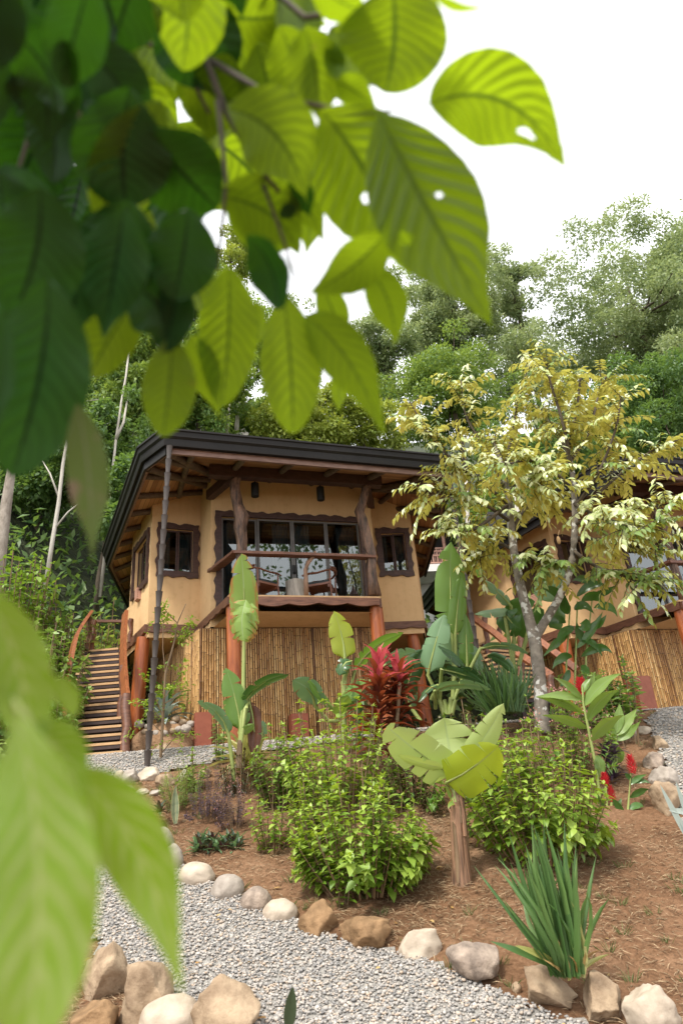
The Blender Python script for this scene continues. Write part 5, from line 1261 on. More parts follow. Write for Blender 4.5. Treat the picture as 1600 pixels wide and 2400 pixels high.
P.leaf('lf_sword', [(410, 1932), (404, 1890), (413, 1838)], 15, 25, prof_strap, .3, 10, 4); P.leaf('lf_sword', [(414, 1930), (420, 1880), (409, 1845)], 12, -40, prof_strap, .3, 10, 4)
rosette(P, 'lf_dark', (374, 1905), 16, 26, 8, (.1, 1.2), layers=.1, name='side_leaves')
P = Plant('snake_plant', 672, 2440, 'single dark upright snake plant leaf at the bottom edge before the gravel', 'snake plant', Y=4.15)
P.leaf('lf_dark', [(676, 2420), (676, 2370), (686, 2312)], 26, 25, prof_strap, .4, 10, 4)
P = Plant('tall_grass', 1175, 1680, 'tuft of long thin blue-green grass beside the lichen-spotted trunk', 'grass tuft', Y=11.3)
sword(P, 'lf_iris', (1170, 1672), 150, 120, 4, .5); sword(P, 'lf_bluegreen', (1200, 1670), 110, 110, 4, .5)
P = Plant('rhoeo_clump', 520, 1992, 'low dark clump of short pointed leaves in front of the purple shrubs', 'ground plant')
for k in range(16): rosette(P, 'lf_dark' if k % 3 else 'lf_bluegreen', (462 + (k % 8) * 14 + RND.uniform(-5, 5), 1992 - (k // 8) * 14 + RND.uniform(-4, 4)), 12, 28, 7, (.1, 1.3), layers=.1, dY=(k // 8) * .15)
P = Plant('rhoeo_clump', 1435, 1830, 'purple-leaved rosettes under the gingers right of the big bush', 'ground plant')
for u_, v_ in ((1428, 1800), (1438, 1765), (1420, 1775), (1440, 1820), (1432, 1840)): rosette(P, 'lf_purple', (u_, v_), 16, 32, 8, (.1, 1.3), layers=.2)

# ------------------------------------------------------------------ bushes
def bush(name, bu, bv, wpx, hpx, n_stem, n_pair, leaf, m, label, cat='bush', group=None, Y=None, wratio=.62, stem='brownstem', kind='ovate', low=.08, droop=.15, lean=0, flowers=None, seed=0, curve=.35):
    """opposite leaf pairs up many thin stems"""
    b = g(bu, bv) if Y is None else at(bu, bv, Y)
    if Y is not None: b.z = gz(b.x, b.y)
    root = empty(name, b, 0, label, cat, group)
    d = (b - CAM).length; s = d / FPX; R_ = wpx * s / 2; H = hpx * s * 1.05
    r_ = np.random.default_rng(seed + int(abs(bu))); L = Leaves(); mb = MB(); tips = []
    for k in range(n_stem):
        an = r_.uniform(0, 6.28); rr = math.sqrt(r_.uniform(0, 1)); hh = H * (1 - .55 * rr ** 2.4) * r_.uniform(.55, 1.0)
        hh *= r_.uniform(.25, .5) if k > n_stem * .78 else 1
        e = np.array([math.cos(an) * R_ * rr + lean * R_, math.sin(an) * R_ * rr, hh]); bs = np.array([math.cos(an) * R_ * .5 * rr, math.sin(an) * R_ * .5 * rr, -.05])
        c = (bs + e) / 2 + np.array([math.cos(an), math.sin(an), 0]) * R_ * curve * .4 * rr + np.array([0, 0, H * .08])
        t = np.linspace(0, 1, 7)[:, None]; Q = (1 - t) ** 2 * bs + 2 * t * (1 - t) * c + t ** 2 * e
        if k < 90: mb.tube([tuple(q) for q in Q], [leaf * .075] * 3 + [leaf * .05] * 4, 5, cap=False)
        t = np.linspace(low + .2 * r_.random(), 1, n_pair)[:, None]; q = (1 - t) ** 2 * bs + 2 * t * (1 - t) * c + t ** 2 * e
        tan = unit(2 * (1 - t) * (c - bs) + 2 * t * (e - c)); ph = r_.uniform(0, 6.28) + np.arange(n_pair) * 1.57
        ref = np.stack([np.cos(ph), np.sin(ph), 0 * ph], 1); sd_ = unit(np.cross(tan, ref) + 1e-6)
        tv = t[:, 0]
        tone = r_.normal(0, .13); lsz = leaf * r_.uniform(.75, 1.12)
        for sg in (1, -1):
            a = sd_ * sg + tan * .35 + np.array([0, 0, -droop]) + r_.normal(0, .22, (n_pair, 3)); nrm = np.array([0, 0, 1.]) + tan * .4 + r_.normal(0, .3, (n_pair, 3))
            ls = lsz * r_.uniform(.6, 1.15, n_pair) * (1 - .35 * (tv > .93))
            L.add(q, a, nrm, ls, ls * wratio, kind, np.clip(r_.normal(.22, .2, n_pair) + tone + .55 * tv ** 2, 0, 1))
        a = tan[-1:].repeat(3, 0) * .5 + r_.normal(0, .6, (3, 3)); L.add(q[-1:].repeat(3, 0), a, np.array([[0, 0, 1.]] * 3), leaf * .5, leaf * .3, kind, np.full(3, .95))
        tips.append(q[-1])
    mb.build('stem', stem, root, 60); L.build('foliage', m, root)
    if flowers:
        F_ = Leaves(); T_ = np.array(tips)[::2]; T_ = np.repeat(T_, flowers[1], 0) + r_.normal(0, leaf * .35, (len(T_) * flowers[1], 3)) + np.array([0, 0, leaf * .3])
        F_.add(T_, r_.normal(0, 1, (len(T_), 3)) + np.array([0, 0, .8]), r_.normal(0, 1, (len(T_), 3)), leaf * flowers[2], leaf * flowers[2] * .6, 'oval'); F_.build('blossoms', flowers[0], root)
    return root
GB = 'light green bushes of the garden bed'
bush('leafy_bush', 858, 2085, 300, 245, 120, 10, .125, 'lf_bush', 'roundest bright green bush at the front of the bed, left of the short brown trunk', group=GB, seed=1)
bush('leafy_bush', 745, 1990, 130, 230, 34, 10, .10, 'lf_bush', 'bright green bush joined to the left side of the round front bush', group=GB, seed=2)
bush('leafy_bush', 790, 1900, 330, 245, 84, 9, .12, 'lf_bush', 'broad light green bush behind the round front bush, below the banana leaves', group=GB, seed=3)
bush('leafy_bush', 660, 1890, 140, 200, 40, 9, .10, 'lf_bush_mid', 'loose green bush right of the slender banana stem', group=GB, seed=31)
bush('leafy_bush', 1275, 2010, 310, 255, 115, 10, .125, 'lf_bush', 'largest bright green bush right of the short brown trunk', group=GB, seed=4)
bush('leafy_bush', 1180, 1890, 230, 200, 70, 9, .10, 'lf_bush_mid', 'green bush behind the pale young banana leaves, before the lichen-spotted trunk', group=GB, seed=5)
bush('leafy_bush', 1330, 1830, 240, 190, 60, 9, .095, 'lf_bush_mid', 'mid green bush with dusty pink flower sprays behind the largest bush', group=GB, seed=6, flowers=('flower_pink', 14, .35))
bush('leafy_bush', 1140, 1960, 80, 150, 18, 8, .085, 'lf_bush_mid', 'thin dark-stemmed bush right behind the short brown trunk', group=GB, seed=7)
bush('leafy_bush', 638, 1990, 110, 160, 15, 8, .095, 'lf_bush', 'small open yellow-green bush left of the front bushes in bare soil', group=GB, seed=8)
bush('leafy_bush', 800, 2120, 60, 170, 4, 8, .10, 'lf_bush', 'single leaning leafy sprig at the foot of the round front bush', group=GB, seed=9, lean=.3)
bush('leafy_bush', 960, 1900, 190, 130, 40, 8, .09, 'lf_bush_mid', 'low green bush under the pale left leaf of the young banana', group=GB, seed=10)
bush('purple_shrub', 487, 1920, 100, 110, 60, 14, .035, 'lf_purple', 'small-leaved purple shrub left of the pinkish one', 'shrub', seed=11, kind='quad', low=.15)
bush('purple_shrub', 548, 1945, 80, 110, 36, 14, .035, 'lf_purple', 'pinkish purple small-leaved shrub in front of the banana stem', 'shrub', seed=12, kind='quad', low=.15, flowers=('flower_pink', 5, .5))
bush('herb_bush', 428, 1895, 110, 105, 80, 18, .03, 'lf_forest_a', 'dense fine-leaved green herb between the snake plant and the purple shrub', 'bush', seed=13, kind='quad', low=.05)
bush('herb_bush', 455, 1850, 70, 80, 16, 7, .10, 'lf_bush_mid', 'young green plant behind the fine-leaved herb at the terrace edge', 'bush', seed=14)
bush('herb_bush', 515, 1790, 60, 120, 6, 9, .11, 'lf_shrub', 'leggy green plant left of the cream-striped dracaena', 'bush', seed=15)
bush('croton', 650, 1860, 150, 100, 26, 9, .12, 'lf_croton', 'dark reddish narrow-leaved croton under the loose green bush', 'croton', seed=16, kind='lance', wratio=.2, droop=.5)
bush('croton', 560, 1860, 90, 90, 18, 9, .11, 'lf_croton', 'dark narrow-leaved croton at the banana stem behind the purple shrubs', 'croton', seed=17, kind='lance', wratio=.2, droop=.5)
bush('croton', 1050, 1720, 200, 110, 40, 10, .11, 'lf_croton', 'dark croton under the tall banana cluster', 'croton', seed=18, kind='lance', wratio=.28, droop=.2, Y=10.6)
bush('croton', 960, 1820, 130, 110, 26, 9, .11, 'lf_croton', 'dark reddish croton at the foot of the red cordyline', 'croton', seed=19, kind='lance', wratio=.25, droop=.3, Y=9.2)
bush('croton', 1110, 1760, 120, 150, 16, 8, .13, 'lf_croton', 'tall thin croton with yellowish tips right of the tall banana cluster', 'croton', seed=20, kind='lance', wratio=.25, Y=10.2)
bush('tall_shrub', 1480, 1780, 150, 270, 14, 12, .17, 'lf_shrub', 'tall open shrub with broad grey-green leaves before the second bamboo screen', 'shrub', seed=21, Y=10.6, low=.3)
bush('tall_shrub', 1400, 1700, 160, 160, 24, 9, .15, 'lf_shrub', 'broad-leaved shrub behind the red-crowned ginger', 'shrub', seed=22, Y=11.2)
bush('leafy_bush', 1040, 1690, 90, 80, 16, 7, .1, 'lf_bush_mid', 'small fresh green bush under the tall banana leaves beside the gravel', group=GB, seed=23, Y=10.9)
bush('leafy_bush', 1130, 1800, 200, 110, 40, 8, .09, 'lf_shrub', 'low dull green bush behind the upright pale banana leaf', group=GB, seed=24, Y=9.6)
# young tree in front of the stairs, thin and open
P = Plant('sapling', 373, 1842, 'thin young tree with sparse yellow-green leaf sprays beside the chain', 'young tree', Y=11.75)
P.stem([(373, 1840), (381, 1700), (388, 1580), (410, 1500), (416, 1460), (436, 1415)], [.03, .026, .022, .016, .012, .006], 'brownstem', 'trunk')
twigs = [[(388, 1580), (382, 1520), (383, 1460), (376, 1440)], [(383, 1690), (350, 1655), (322, 1645)], [(384, 1640), (410, 1600), (432, 1560)], [(384, 1720), (352, 1690), (345, 1670)], [(384, 1650), (420, 1630), (435, 1605)], [(410, 1500), (430, 1480), (446, 1470)], [(385, 1690), (360, 1620), (345, 1590)], [(375, 1770), (400, 1740), (416, 1722)], [(416, 1460), (395, 1440), (385, 1425)], [(383, 1480), (410, 1480), (430, 1490)]]
L = Leaves()
for tw in twigs:
    P.stem(tw, [.009] * (len(tw) - 1) + [.004], 'brownstem', 'branch', 6)
    for _ in range(3):
        e = np.array(P.p(tw[-1])); b0 = np.array(P.p(tw[-2])); d_ = unit(e - b0 + rng.normal(0, .12, 3)); n_ = 24
        o_ = e - d_ * .3 * rng.uniform(0, 1) + d_ * np.linspace(-.3, .18, n_)[:, None] + rng.normal(0, .03, (n_, 3)); sg = np.where(np.arange(n_) % 2, 1, -1)[:, None]
        L.add(o_, np.cross(d_, [0, 0, 1.])[None] * sg + d_ * .4 + rng.normal(0, .35, (n_, 3)), np.array([0, 0, 1.]) + rng.normal(0, .3, (n_, 3)), .085, .04, 'oval')
L.build('foliage', 'lf_bush', P.root)

# ------------------------------------------------------------------ straw, fallen leaves, tufts on the soil
def bz(x, y): return zt(x, y) + np.array([.035 * noise.noise(Vector((a, b, 0)) * 2.3) + .02 * noise.noise(Vector((a, b, 0)) * 6) for a, b in zip(x, y)])
def soil_points(n, x0, x1, y0, y1):
    x = rng.uniform(x0, x1, n); y = y0 + (y1 - y0) * rng.random(n) ** 1.25
    k = ~inpoly(x, y, LOWER) & ~inpoly(x, y, UPPER) & (np.abs(x) < .62 * y + .4) & (x > -4.5)
    return x[k], y[k]
L = Leaves(); x, y = soil_points(150000, -4, 8, 4.0, 12)
cl = np.array([noise.noise(Vector((a * .9, b * .9, 3))) for a, b in zip(x, y)]); k = cl > rng.uniform(-.5, .45, len(x)); x, y = x[k], y[k]
n = len(x); th = rng.uniform(0, 6.28, n)
L.add(np.stack([x, y, bz(x, y) + rng.uniform(.0, .02, n)], 1), np.stack([np.cos(th), np.sin(th), rng.uniform(-.15, .45, n)], 1), np.stack([0 * th, -.4 + 0 * th, 1 + 0 * th], 1), rng.uniform(.03, .15, n), rng.uniform(.004, .009, n), 'quad')
tag(L.build('dry_straw', 'straw'), kind='stuff')
L = Leaves(); x, y = soil_points(420, -4, 8, 4.2, 12); n = len(x); th = rng.uniform(0, 6.28, n)
L.add(np.stack([x, y, bz(x, y) + rng.uniform(.005, .025, n)], 1), np.stack([np.cos(th), np.sin(th), .1 + 0 * th], 1), rng.normal(0, .35, (n, 3)) + [0, -.3, 1], rng.uniform(.04, .11, n), rng.uniform(.015, .04, n), 'oval')
tag(L.build('fallen_leaves', 'litter_leaf'), kind='stuff')
L = Leaves(); x = rng.uniform(-3, 4, 170); y = rng.uniform(4.2, 9, 170); k = inpoly(x, y, LOWER); x, y = x[k][:46], y[k][:46]; n = len(x); th = rng.uniform(0, 6.28, n)
L.add(np.stack([x, y, zt(x, y) + .045], 1), np.stack([np.cos(th), np.sin(th), .1 + 0 * th], 1), rng.normal(0, .3, (n, 3)) + [0, -.3, 1], rng.uniform(.03, .09, n), rng.uniform(.012, .03, n), 'oval')
tag(L.build('fallen_leaves', 'litter_leaf'), kind='stuff')
L = Leaves(); x, y = soil_points(900, -4, 8, 4.2, 12); k = np.array([noise.noise(Vector((a * .7, b * .7, 9))) for a, b in zip(x, y)]) > -.02; x, y = x[k], y[k]
for a, b in zip(x, y):
    m_ = 14; th = rng.uniform(0, 6.28, m_); r_ = rng.uniform(0, .06, m_)
    L.add(np.stack([a + r_ * np.cos(th), b + r_ * np.sin(th), np.full(m_, float(bz([a], [b])[0]))], 1), np.stack([np.cos(th) * .6, np.sin(th) * .6, rng.uniform(.4, 1.4, m_)], 1), np.stack([-np.cos(th), -np.sin(th), 1 + 0 * th], 1), rng.uniform(.04, .11, m_), .005, 'blade')
tag(L.build('grass_tufts', 'grass'), kind='stuff')

# ------------------------------------------------------------------ the pale-leaved tree before the second house
def pale_tree():
    Y = 11.0; b = at(1268, 1672, Y); b.z = gz(b.x, b.y)
    root = empty('pale_leaf_tree', b, 0, 'forked tree with lichen-spotted trunk and drooping pale gold leaves between the houses', 'tree')
    p = lambda u, v, dY=0: at(u, v, Y + dY) - b
    def limb(pts, rad, name='limb', n=10):
        P = [p(*q) for q in pts]
        Q = []; R_ = []; K = (len(P) - 1) * 4
        for i in range(K + 1):
            x = i / 4; a = min(int(x), len(P) - 2); t = x - a; p0, p1, p2, p3 = P[max(a - 1, 0)], P[a], P[a + 1], P[min(a + 2, len(P) - 1)]
            Q.append(.5 * ((2 * p1) + (p2 - p0) * t + (2 * p0 - 5 * p1 + 4 * p2 - p3) * t * t + (3 * p1 - p0 - 3 * p2 + p3) * t ** 3)); R_.append(.9 * (rad[a] * (1 - t) + rad[a + 1] * t) * Y / FPX)
        mb = MB(); mb.tube(Q, R_, n, jit=.16, seed=pts[0][0]); mb.build(name, 'lichen_bark' if rad[0] > 7 else 'bark_dark', root, 180); return Q
    limb([(1270, 1720), (1268, 1672), (1264, 1600), (1256, 1530), (1251, 1485)], [20, 18, 16.5, 16, 17], 'trunk', 16)
    limbs = []
    limbs.append(limb([(1251, 1495), (1236, 1440), (1218, 1370), (1205, 1300), (1196, 1230), (1192, 1170), (1175, 1090), (1150, 1020)], [16, 13.5, 12, 11, 10.5, 9.5, 7, 4], n=14))
    limbs.append(limb([(1254, 1492), (1280, 1450), (1310, 1400), (1336, 1330), (1345, 1250), (1345, 1170), (1335, 1080), (1300, 1010), (1262, 960)], [13, 11, 10, 9.5, 9, 8, 7, 5.5, 3], n=12))
    B_ = [[(1192, 1185, 0), (1130, 1130, -.4), (1070, 1090, -.9), (1000, 1010, -1.2), (960, 940, -1.3)], [(1198, 1225, 0), (1130, 1180, -.3), (1060, 1160, -.6), (990, 1140, -.8)], [(1185, 1150, 0), (1140, 1060, .5), (1090, 970, .6), (1080, 890, .6)],
          [(1180, 1110, 0), (1200, 1010, .2), (1215, 930, .3), (1240, 850, .4)], [(1340, 1110, 0), (1320, 1000, -.4), (1290, 900, -.5), (1275, 840, -.5)], [(1345, 1190, 0), (1400, 1110, -.4), (1440, 1010, -.6), (1455, 930, -.7)],
          [(1345, 1230, 0), (1420, 1200, -.5), (1500, 1190, -.9), (1580, 1180, -1.2)], [(1344, 1210, 0), (1430, 1130, .2), (1520, 1060, .4), (1590, 1030, .5)], [(1345, 1260, 0), (1400, 1265, .3), (1480, 1280, .2), (1560, 1290, 0)],
          [(1342, 1290, 0), (1400, 1330, -.4), (1460, 1350, -.7), (1510, 1370, -.9)], [(1205, 1290, 0), (1150, 1270, .4), (1120, 1310, .5)], [(1210, 1310, 0), (1250, 1310, -.4), (1285, 1330, -.5)], [(1336, 1080, 0), (1380, 1010, .6), (1400, 930, .9), (1420, 880, 1.0)],
          [(1192, 1180, 0), (1110, 1240, -.6), (1040, 1240, -.9)], [(1344, 1150, 0), (1290, 1100, -.8), (1240, 1080, -1.3), (1180, 1090, -1.6)], [(1345, 1180, 0), (1380, 1200, -.9), (1450, 1230, -1.4), (1530, 1240, -1.6)], [(1190, 1160, 0), (1220, 1120, -.8), (1260, 1140, -1.2)], [(1330, 1060, 0), (1350, 960, .2), (1360, 880, .4)], [(1200, 1240, 0), (1240, 1180, .5), (1290, 1170, .8)]]
    tipsrc = []
    for q in B_:
        Q = limb(q, [5.5 - 1.2 * i for i in range(len(q))] if len(q) <= 4 else [5.5, 4.5, 3.5, 2.5, 1.2], 'branch', 7); tipsrc.append(Q)
    tipsrc += [l[len(l) * 2 // 3:] for l in limbs]
    # leafy sprays: arching twigs with leaves hanging to both sides
    L = Leaves(); G = Leaves(); tw = MB(); r_ = np.random.default_rng(5); nsp = 0
    for Q in tipsrc:
        m = len(Q); cnt = int(11.5 + 1.7 * m)
        for k in range(cnt):
            f = (.22 + .78 * (k + r_.random()) / cnt) * (m - 1); i = min(int(f), m - 2); o = np.array(Q[i].lerp(Q[i + 1], f - i)); tan = np.array((Q[i + 1] - Q[i]).normalized())
            dr = tan * r_.uniform(.2, 1.0) + r_.normal(0, .75, 3); dr[2] = dr[2] * .5 + .12; dr = unit(dr); Ls = r_.uniform(.32, .78)
            t = np.linspace(0, 1, 6)[:, None]; P_ = o + dr * Ls * t + np.array([0, 0, -.28]) * Ls * t ** 2
            tw.tube([tuple(x) for x in P_], [.009, .008, .007, .005, .004, .003], 4, cap=False)
            nl = int(Ls / .04); t = np.linspace(.12, 1, nl)[:, None]; q = o + dr * Ls * t + np.array([0, 0, -.28]) * Ls * t ** 2
            sd_ = unit(np.cross(dr, [0, 0, 1.])); sg = np.where(np.arange(nl) % 2, 1., -1.)[:, None]
            a = sd_ * sg * r_.uniform(.35, .8, (nl, 1)) + dr * .45 + np.array([0, 0, -.55]) + r_.normal(0, .2, (nl, 3)); nrm = sd_ * sg * .6 + dr * .9 + np.array([0, 0, .75]) + r_.normal(0, .25, (nl, 3))
            ls = r_.uniform(.12, .175, nl); tgt = G if (o[2] < 3.0 and r_.random() < .6) or r_.random() < .16 else L  # mostly low sprays get the leaves with shade in their colour
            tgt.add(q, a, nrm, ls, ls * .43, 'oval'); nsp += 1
    tw.build('twigs', 'twig', root, 180); L.build('foliage', 'lf_durian', root); G.build('shade_coloured_foliage', 'lf_durian_shade', root)
    # one spiny fruit hanging on the right limb
    mb = MB(); c = p(1308, 1266, -.1); s = Y / FPX
    mb.lathe([(.001, -11 * s), (3.5 * s, -9 * s), (4.8 * s, -3 * s), (4.6 * s, 4 * s), (2.5 * s, 9 * s), (.001, 10.5 * s)], c, 10); mb.tube([c + Vector((0, 0, 9 * s)), c + Vector((.05, 0, 26 * s))], .006, 5); mb.build('fruit', 'tread', root, 180)
pale_tree()

# ------------------------------------------------------------------ forest on the hillside
def crown_mesh(name, mat, seed, n_clump, n_leaf, leaf, R_=(1, 1, 1), clump=.3, kind='quad', tall=0., up=.55, shell=.45):
    """leaves gathered in clumps spread through an uneven ellipsoid; R_ in metres"""
    r_ = np.random.default_rng(seed); R_ = np.array(R_); L = Leaves()
    d = unit(r_.normal(0, 1, (n_clump, 3))); rad = r_.random(n_clump) ** shell; lump = 1 + .28 * np.sin(d[:, 0] * 3 + seed) * np.cos(d[:, 2] * 4 + seed * 2)
    c = d * (rad * lump)[:, None]; cr = clump * r_.uniform(.55, 1.25, n_clump); c = c * R_
    w_ = cr ** 2; cnt = (n_leaf * w_ / w_.sum()).astype(int)
    for k in range(n_clump):
        n = cnt[k]
        if n < 4: continue
        e = unit(r_.normal(0, 1, (n, 3)) + [0, 0, .45]); rr = r_.uniform(.45, 1.08, (n, 1)); pos = c[k] + e * rr * cr[k] * R_ * np.array([1, 1, .72])
        a = e * .7 + r_.normal(0, .5, (n, 3)) + [0, 0, -.35]; nr = e * .6 + r_.normal(0, .4, (n, 3)) + [0, 0, up]
        ls = leaf * r_.uniform(.6, 1.25, n); tone = r_.uniform(.1, .6) 
        L.add(pos, a, nr, ls, ls * .5, kind, np.clip(tone + r_.normal(0, .18, n), 0, 1))
    return L.mesh(name, mat), c
def tree(u, v, Y, rx, rz, mat, label, seed, n_clump=60, n_leaf=9000, leaf=.2, clump=.28, bark='bark_dark', trunk_px=None, group='forest trees on the hillside', name='forest_tree', bend=0, kind='quad', shared=None, shell=.45, base_v=None):
    """(u, v) = middle of the crown in the photo, rx, rz its half sizes in pixels"""
    c = at(u, v, Y); d = (c - CAM).length; s = d / FPX; Rx = rx * s; Rz = rz * s
    by = Y + .5; bx = c.x + bend; bz = gz(bx, by); base = Vector((bx, by, bz))
    root = empty(name, base, 0, label, 'tree', group)
    if shared: me, cl = shared
    else: me, cl = crown_mesh('crown', mat, seed, n_clump, n_leaf, leaf, (Rx, Rx * .9, Rz), clump, kind, shell=shell)
    o = bpy.data.objects.new('crown', me); COL.objects.link(o); o.parent = root; o.location = c - base
    if shared: o.rotation_euler = (0, 0, seed * 1.7); k_ = Rx / shared_R[id(me)]; o.scale = (k_, k_, k_ * Rz / Rx)
    else: shared_R[id(me)] = Rx
    r0 = (trunk_px or max(4, rx * .045)) * s; cc = c - base; mb = MB()
    pts = [Vector((0, 0, -.5)), Vector((bend * -.15, .05, cc.z * .25)), Vector((cc.x * .5 + .2, .1, cc.z * .55)), cc + Vector((0, .1, -Rz * .3)), cc + Vector((0, 0, Rz * .45))]
    mb.tube(pts, [r0 * 1.25, r0, r0 * .9, r0 * .7, r0 * .25], 9, jit=.2, seed=seed); mb.build('trunk', bark, root, 180)
    if not shared:
        lm = MB()
        for q in cl[::max(1, len(cl) // 14)]:
            q = Vector(q) + cc; st = pts[3].lerp(pts[4], RND.random() * .8); mid = st.lerp(q, .5) + Vector((0, 0, -.06 * Rz))
            lm.tube([st, mid, q], [r0 * .35, r0 * .22, r0 * .08], 6)
        lm.build('limbs', bark, root, 180)
    return me, cl
shared_R = {}
PB = 'pale_bark'
tree(1500, 770, 40, 235, 250, 'lf_forest_hazed', 'huge haze-paled tree filling the right side of the skyline', 1, 200, 80000, .25, .145)
tree(1610, 700, 41, 150, 170, 'lf_forest_hazed', 'tall haze-paled crown cut by the picture edge beside the huge right-hand tree', 2, 80, 26000, .26, .19)
tree(1400, 1040, 34, 150, 130, 'lf_forest_b', 'dark green tree below the huge right-hand crown, behind the gold leaves', 3, 70, 24000, .22, .25)
tree(1560, 1010, 33, 150, 190, 'lf_forest_b', 'darkest tree behind the second house at the picture edge', 4, 90, 30000, .22, .2)
tree(1065, 740, 38, 155, 165, 'lf_forest_hazed', 'haze-paled green tree in the middle of the skyline behind the big sunlit leaf', 5, 130, 42000, .23, .165)
tree(1200, 655, 39, 58, 62, 'lf_forest_hazed', 'small loose crown right of the middle skyline tree, behind the leaf tip', 6, 26, 4200, .24, .26, shell=.7)
tree(1210, 720, 39, 34, 90, 'lf_forest_hazed', 'thin wispy crown hanging below the small loose crown at the skyline', 36, 22, 2400, .24, .3, shell=.7)
tree(900, 840, 37, 110, 90, 'lf_forest_hazed', 'low rounded skyline tree left of the middle one', 7, 60, 18000, .22, .24)
tree(1060, 930, 33, 170, 120, 'lf_forest_a', 'mid green tree under the middle skyline tree, above the roof end', 8, 80, 26000, .22, .24)
tree(1230, 870, 36, 120, 80, 'lf_forest_hazed', 'low distant trees in the dip of the skyline', 9, 50, 9000, .22, .26)
tree(720, 985, 27, 120, 105, 'lf_forest_y', 'yellow-green feathery tree just above the middle of the roof', 10, 80, 15000, .2, .24, kind='oval')
tree(850, 1010, 28, 90, 80, 'lf_forest_y', 'yellowish bushy tree right of the feathery one above the roof', 11, 50, 9000, .19, .25)
tree(600, 990, 30, 90, 70, 'lf_forest_a', 'green tree left of the feathery yellow one above the roof', 12, 50, 9000, .22, .26)
tree(560, 800, 33, 110, 130, 'lf_forest_a', 'tall tree with pale trunk seen between hanging leaves above the roof', 13, 70, 12000, .24, .22, PB, 9)
tree(690, 830, 35, 90, 120, 'lf_forest_hazed', 'thin-crowned skyline tree behind the hanging leaves', 14, 50, 7000, .24, .24, PB, 7)
tree(540, 600, 36, 70, 60, 'lf_forest_y', 'high yellowish crown showing in a gap of the overhanging leaves', 15, 34, 6000, .24, .26)
tree(460, 900, 25, 130, 140, 'lf_forest_a', 'vine-covered green tree behind the left roof corner', 16, 110, 20000, .21, .2)
tree(340, 900, 24, 130, 160, 'lf_forest_a', 'tall leafy tree with thin pale trunk left of the roof', 17, 110, 20000, .21, .2, PB, 9)
tree(240, 1050, 21, 120, 130, 'lf_forest_b', 'dark tree behind the two white trunks left of the roof', 18, 80, 15000, .2, .22)
tree(90, 1080, 22, 140, 150, 'lf_forest_b', 'dark tree at the left edge behind the grey trunk', 19, 90, 17000, .2, .22)
tree(260, 740, 27, 170, 150, 'lf_forest_a', 'high forest crown left of the roof, mostly behind hanging leaves', 20, 90, 15000, .24, .22)
tree(420, 700, 30, 130, 130, 'lf_forest_a', 'forest crown seen through small gaps in the overhanging leaves', 21, 70, 12000, .24, .24)
tree(330, 1180, 19.5, 110, 130, 'lf_forest_b', 'dark tree touching the left eave of the near house', 22, 80, 14000, .19, .22)
tree(80, 800, 26, 170, 200, 'lf_forest_b', 'shadowy forest crown at the upper left behind the overhanging leaves', 23, 80, 12000, .26, .24)
tree(1140, 1210, 24, 90, 90, 'lf_forest_a', 'leafy tree between the two roofs behind the cup chain', 24, 50, 8000, .18, .26)
tree(1250, 1090, 27, 120, 110, 'lf_forest_b', 'dark tree behind the fork of the pale-leaved tree', 25, 70, 12000, .2, .24)
def reflection_tree(x, y, zc, rx, rz, label, seed):
    base = Vector((x, y, gz(x, y))); root = empty('forest_tree', base, 0, label, 'tree', 'forest trees on the hillside')
    me, cl = crown_mesh('crown', 'lf_forest_b', seed, 70, 9000, .42, (rx, rx * .7, rz), .3)
    o = bpy.data.objects.new('crown', me); COL.objects.link(o); o.parent = root; o.location = (0, 0, zc - base.z)
    mb = MB(); mb.tube([(0, 0, -.5), (.2, 0, 6), (-.1, .1, 12), (0, 0, zc - base.z)], [.5, .42, .34, .15], 10, jit=.2); mb.build('trunk', 'bark_dark', root, 180)
reflection_tree(13.6, -9.6, 22.6, 8.0, 5.4, 'unseen tall tree added across the path to mirror as dark foliage in the veranda glass', 77)  # added out of view so the upper panes mirror darkness instead of sky
# bare pale trunks
def bare_trunk(pts, rpx, Y, m, label, seed, branches=()):
    P = [at(u, v, Y) for u, v in pts]; b = Vector((P[0].x, P[0].y, P[0].z)); root = empty('bare_trunk', b, 0, label, 'tree trunk', 'bare trunks on the slope')
    mb = MB(); mb.tube([p - b for p in P], [rpx * Y / FPX * (1 - .45 * i / (len(P) - 1)) for i in range(len(P))], 10, jit=.2, seed=seed); mb.build('trunk', m, root, 180)
    for q, r_ in branches:
        mb = MB(); mb.tube([at(u, v, Y) - b for u, v in q], [r_ * Y / FPX * (1 - .6 * i / (len(q) - 1)) for i in range(len(q))], 7, jit=.2); mb.build('branch', m, root, 180)
bare_trunk([(100, 1420), (122, 1280), (138, 1180), (148, 1090), (160, 1020), (172, 950)], 6, 18, PB, 'leaning white bare trunk left of the roof above the shrubs', 1, [([(128, 1240), (160, 1200), (185, 1180)], 3), ([(140, 1170), (118, 1110), (100, 1080)], 3)])
bare_trunk([(235, 1400), (254, 1240), (262, 1130), (272, 1030), (284, 950), (296, 880), (305, 800)], 4.5, 20, PB, 'thin pale trunk beside the left eave of the near house', 2, [([(272, 1030), (290, 990), (300, 930)], 5)])
bare_trunk([(-10, 1420), (2, 1300), (14, 1190), (26, 1110), (34, 1030)], 17, 17, 'bark_grey', 'thick grey mottled trunk at the left picture edge', 3)
bare_trunk([(528, 1060), (534, 990), (540, 930), (545, 860)], 6, 28, PB, 'pale slim trunk above the roof, left one of a pair', 4); bare_trunk([(552, 1060), (556, 985), (562, 930), (566, 850)], 7, 28.5, PB, 'pale slim trunk above the roof, right one of a pair', 5)
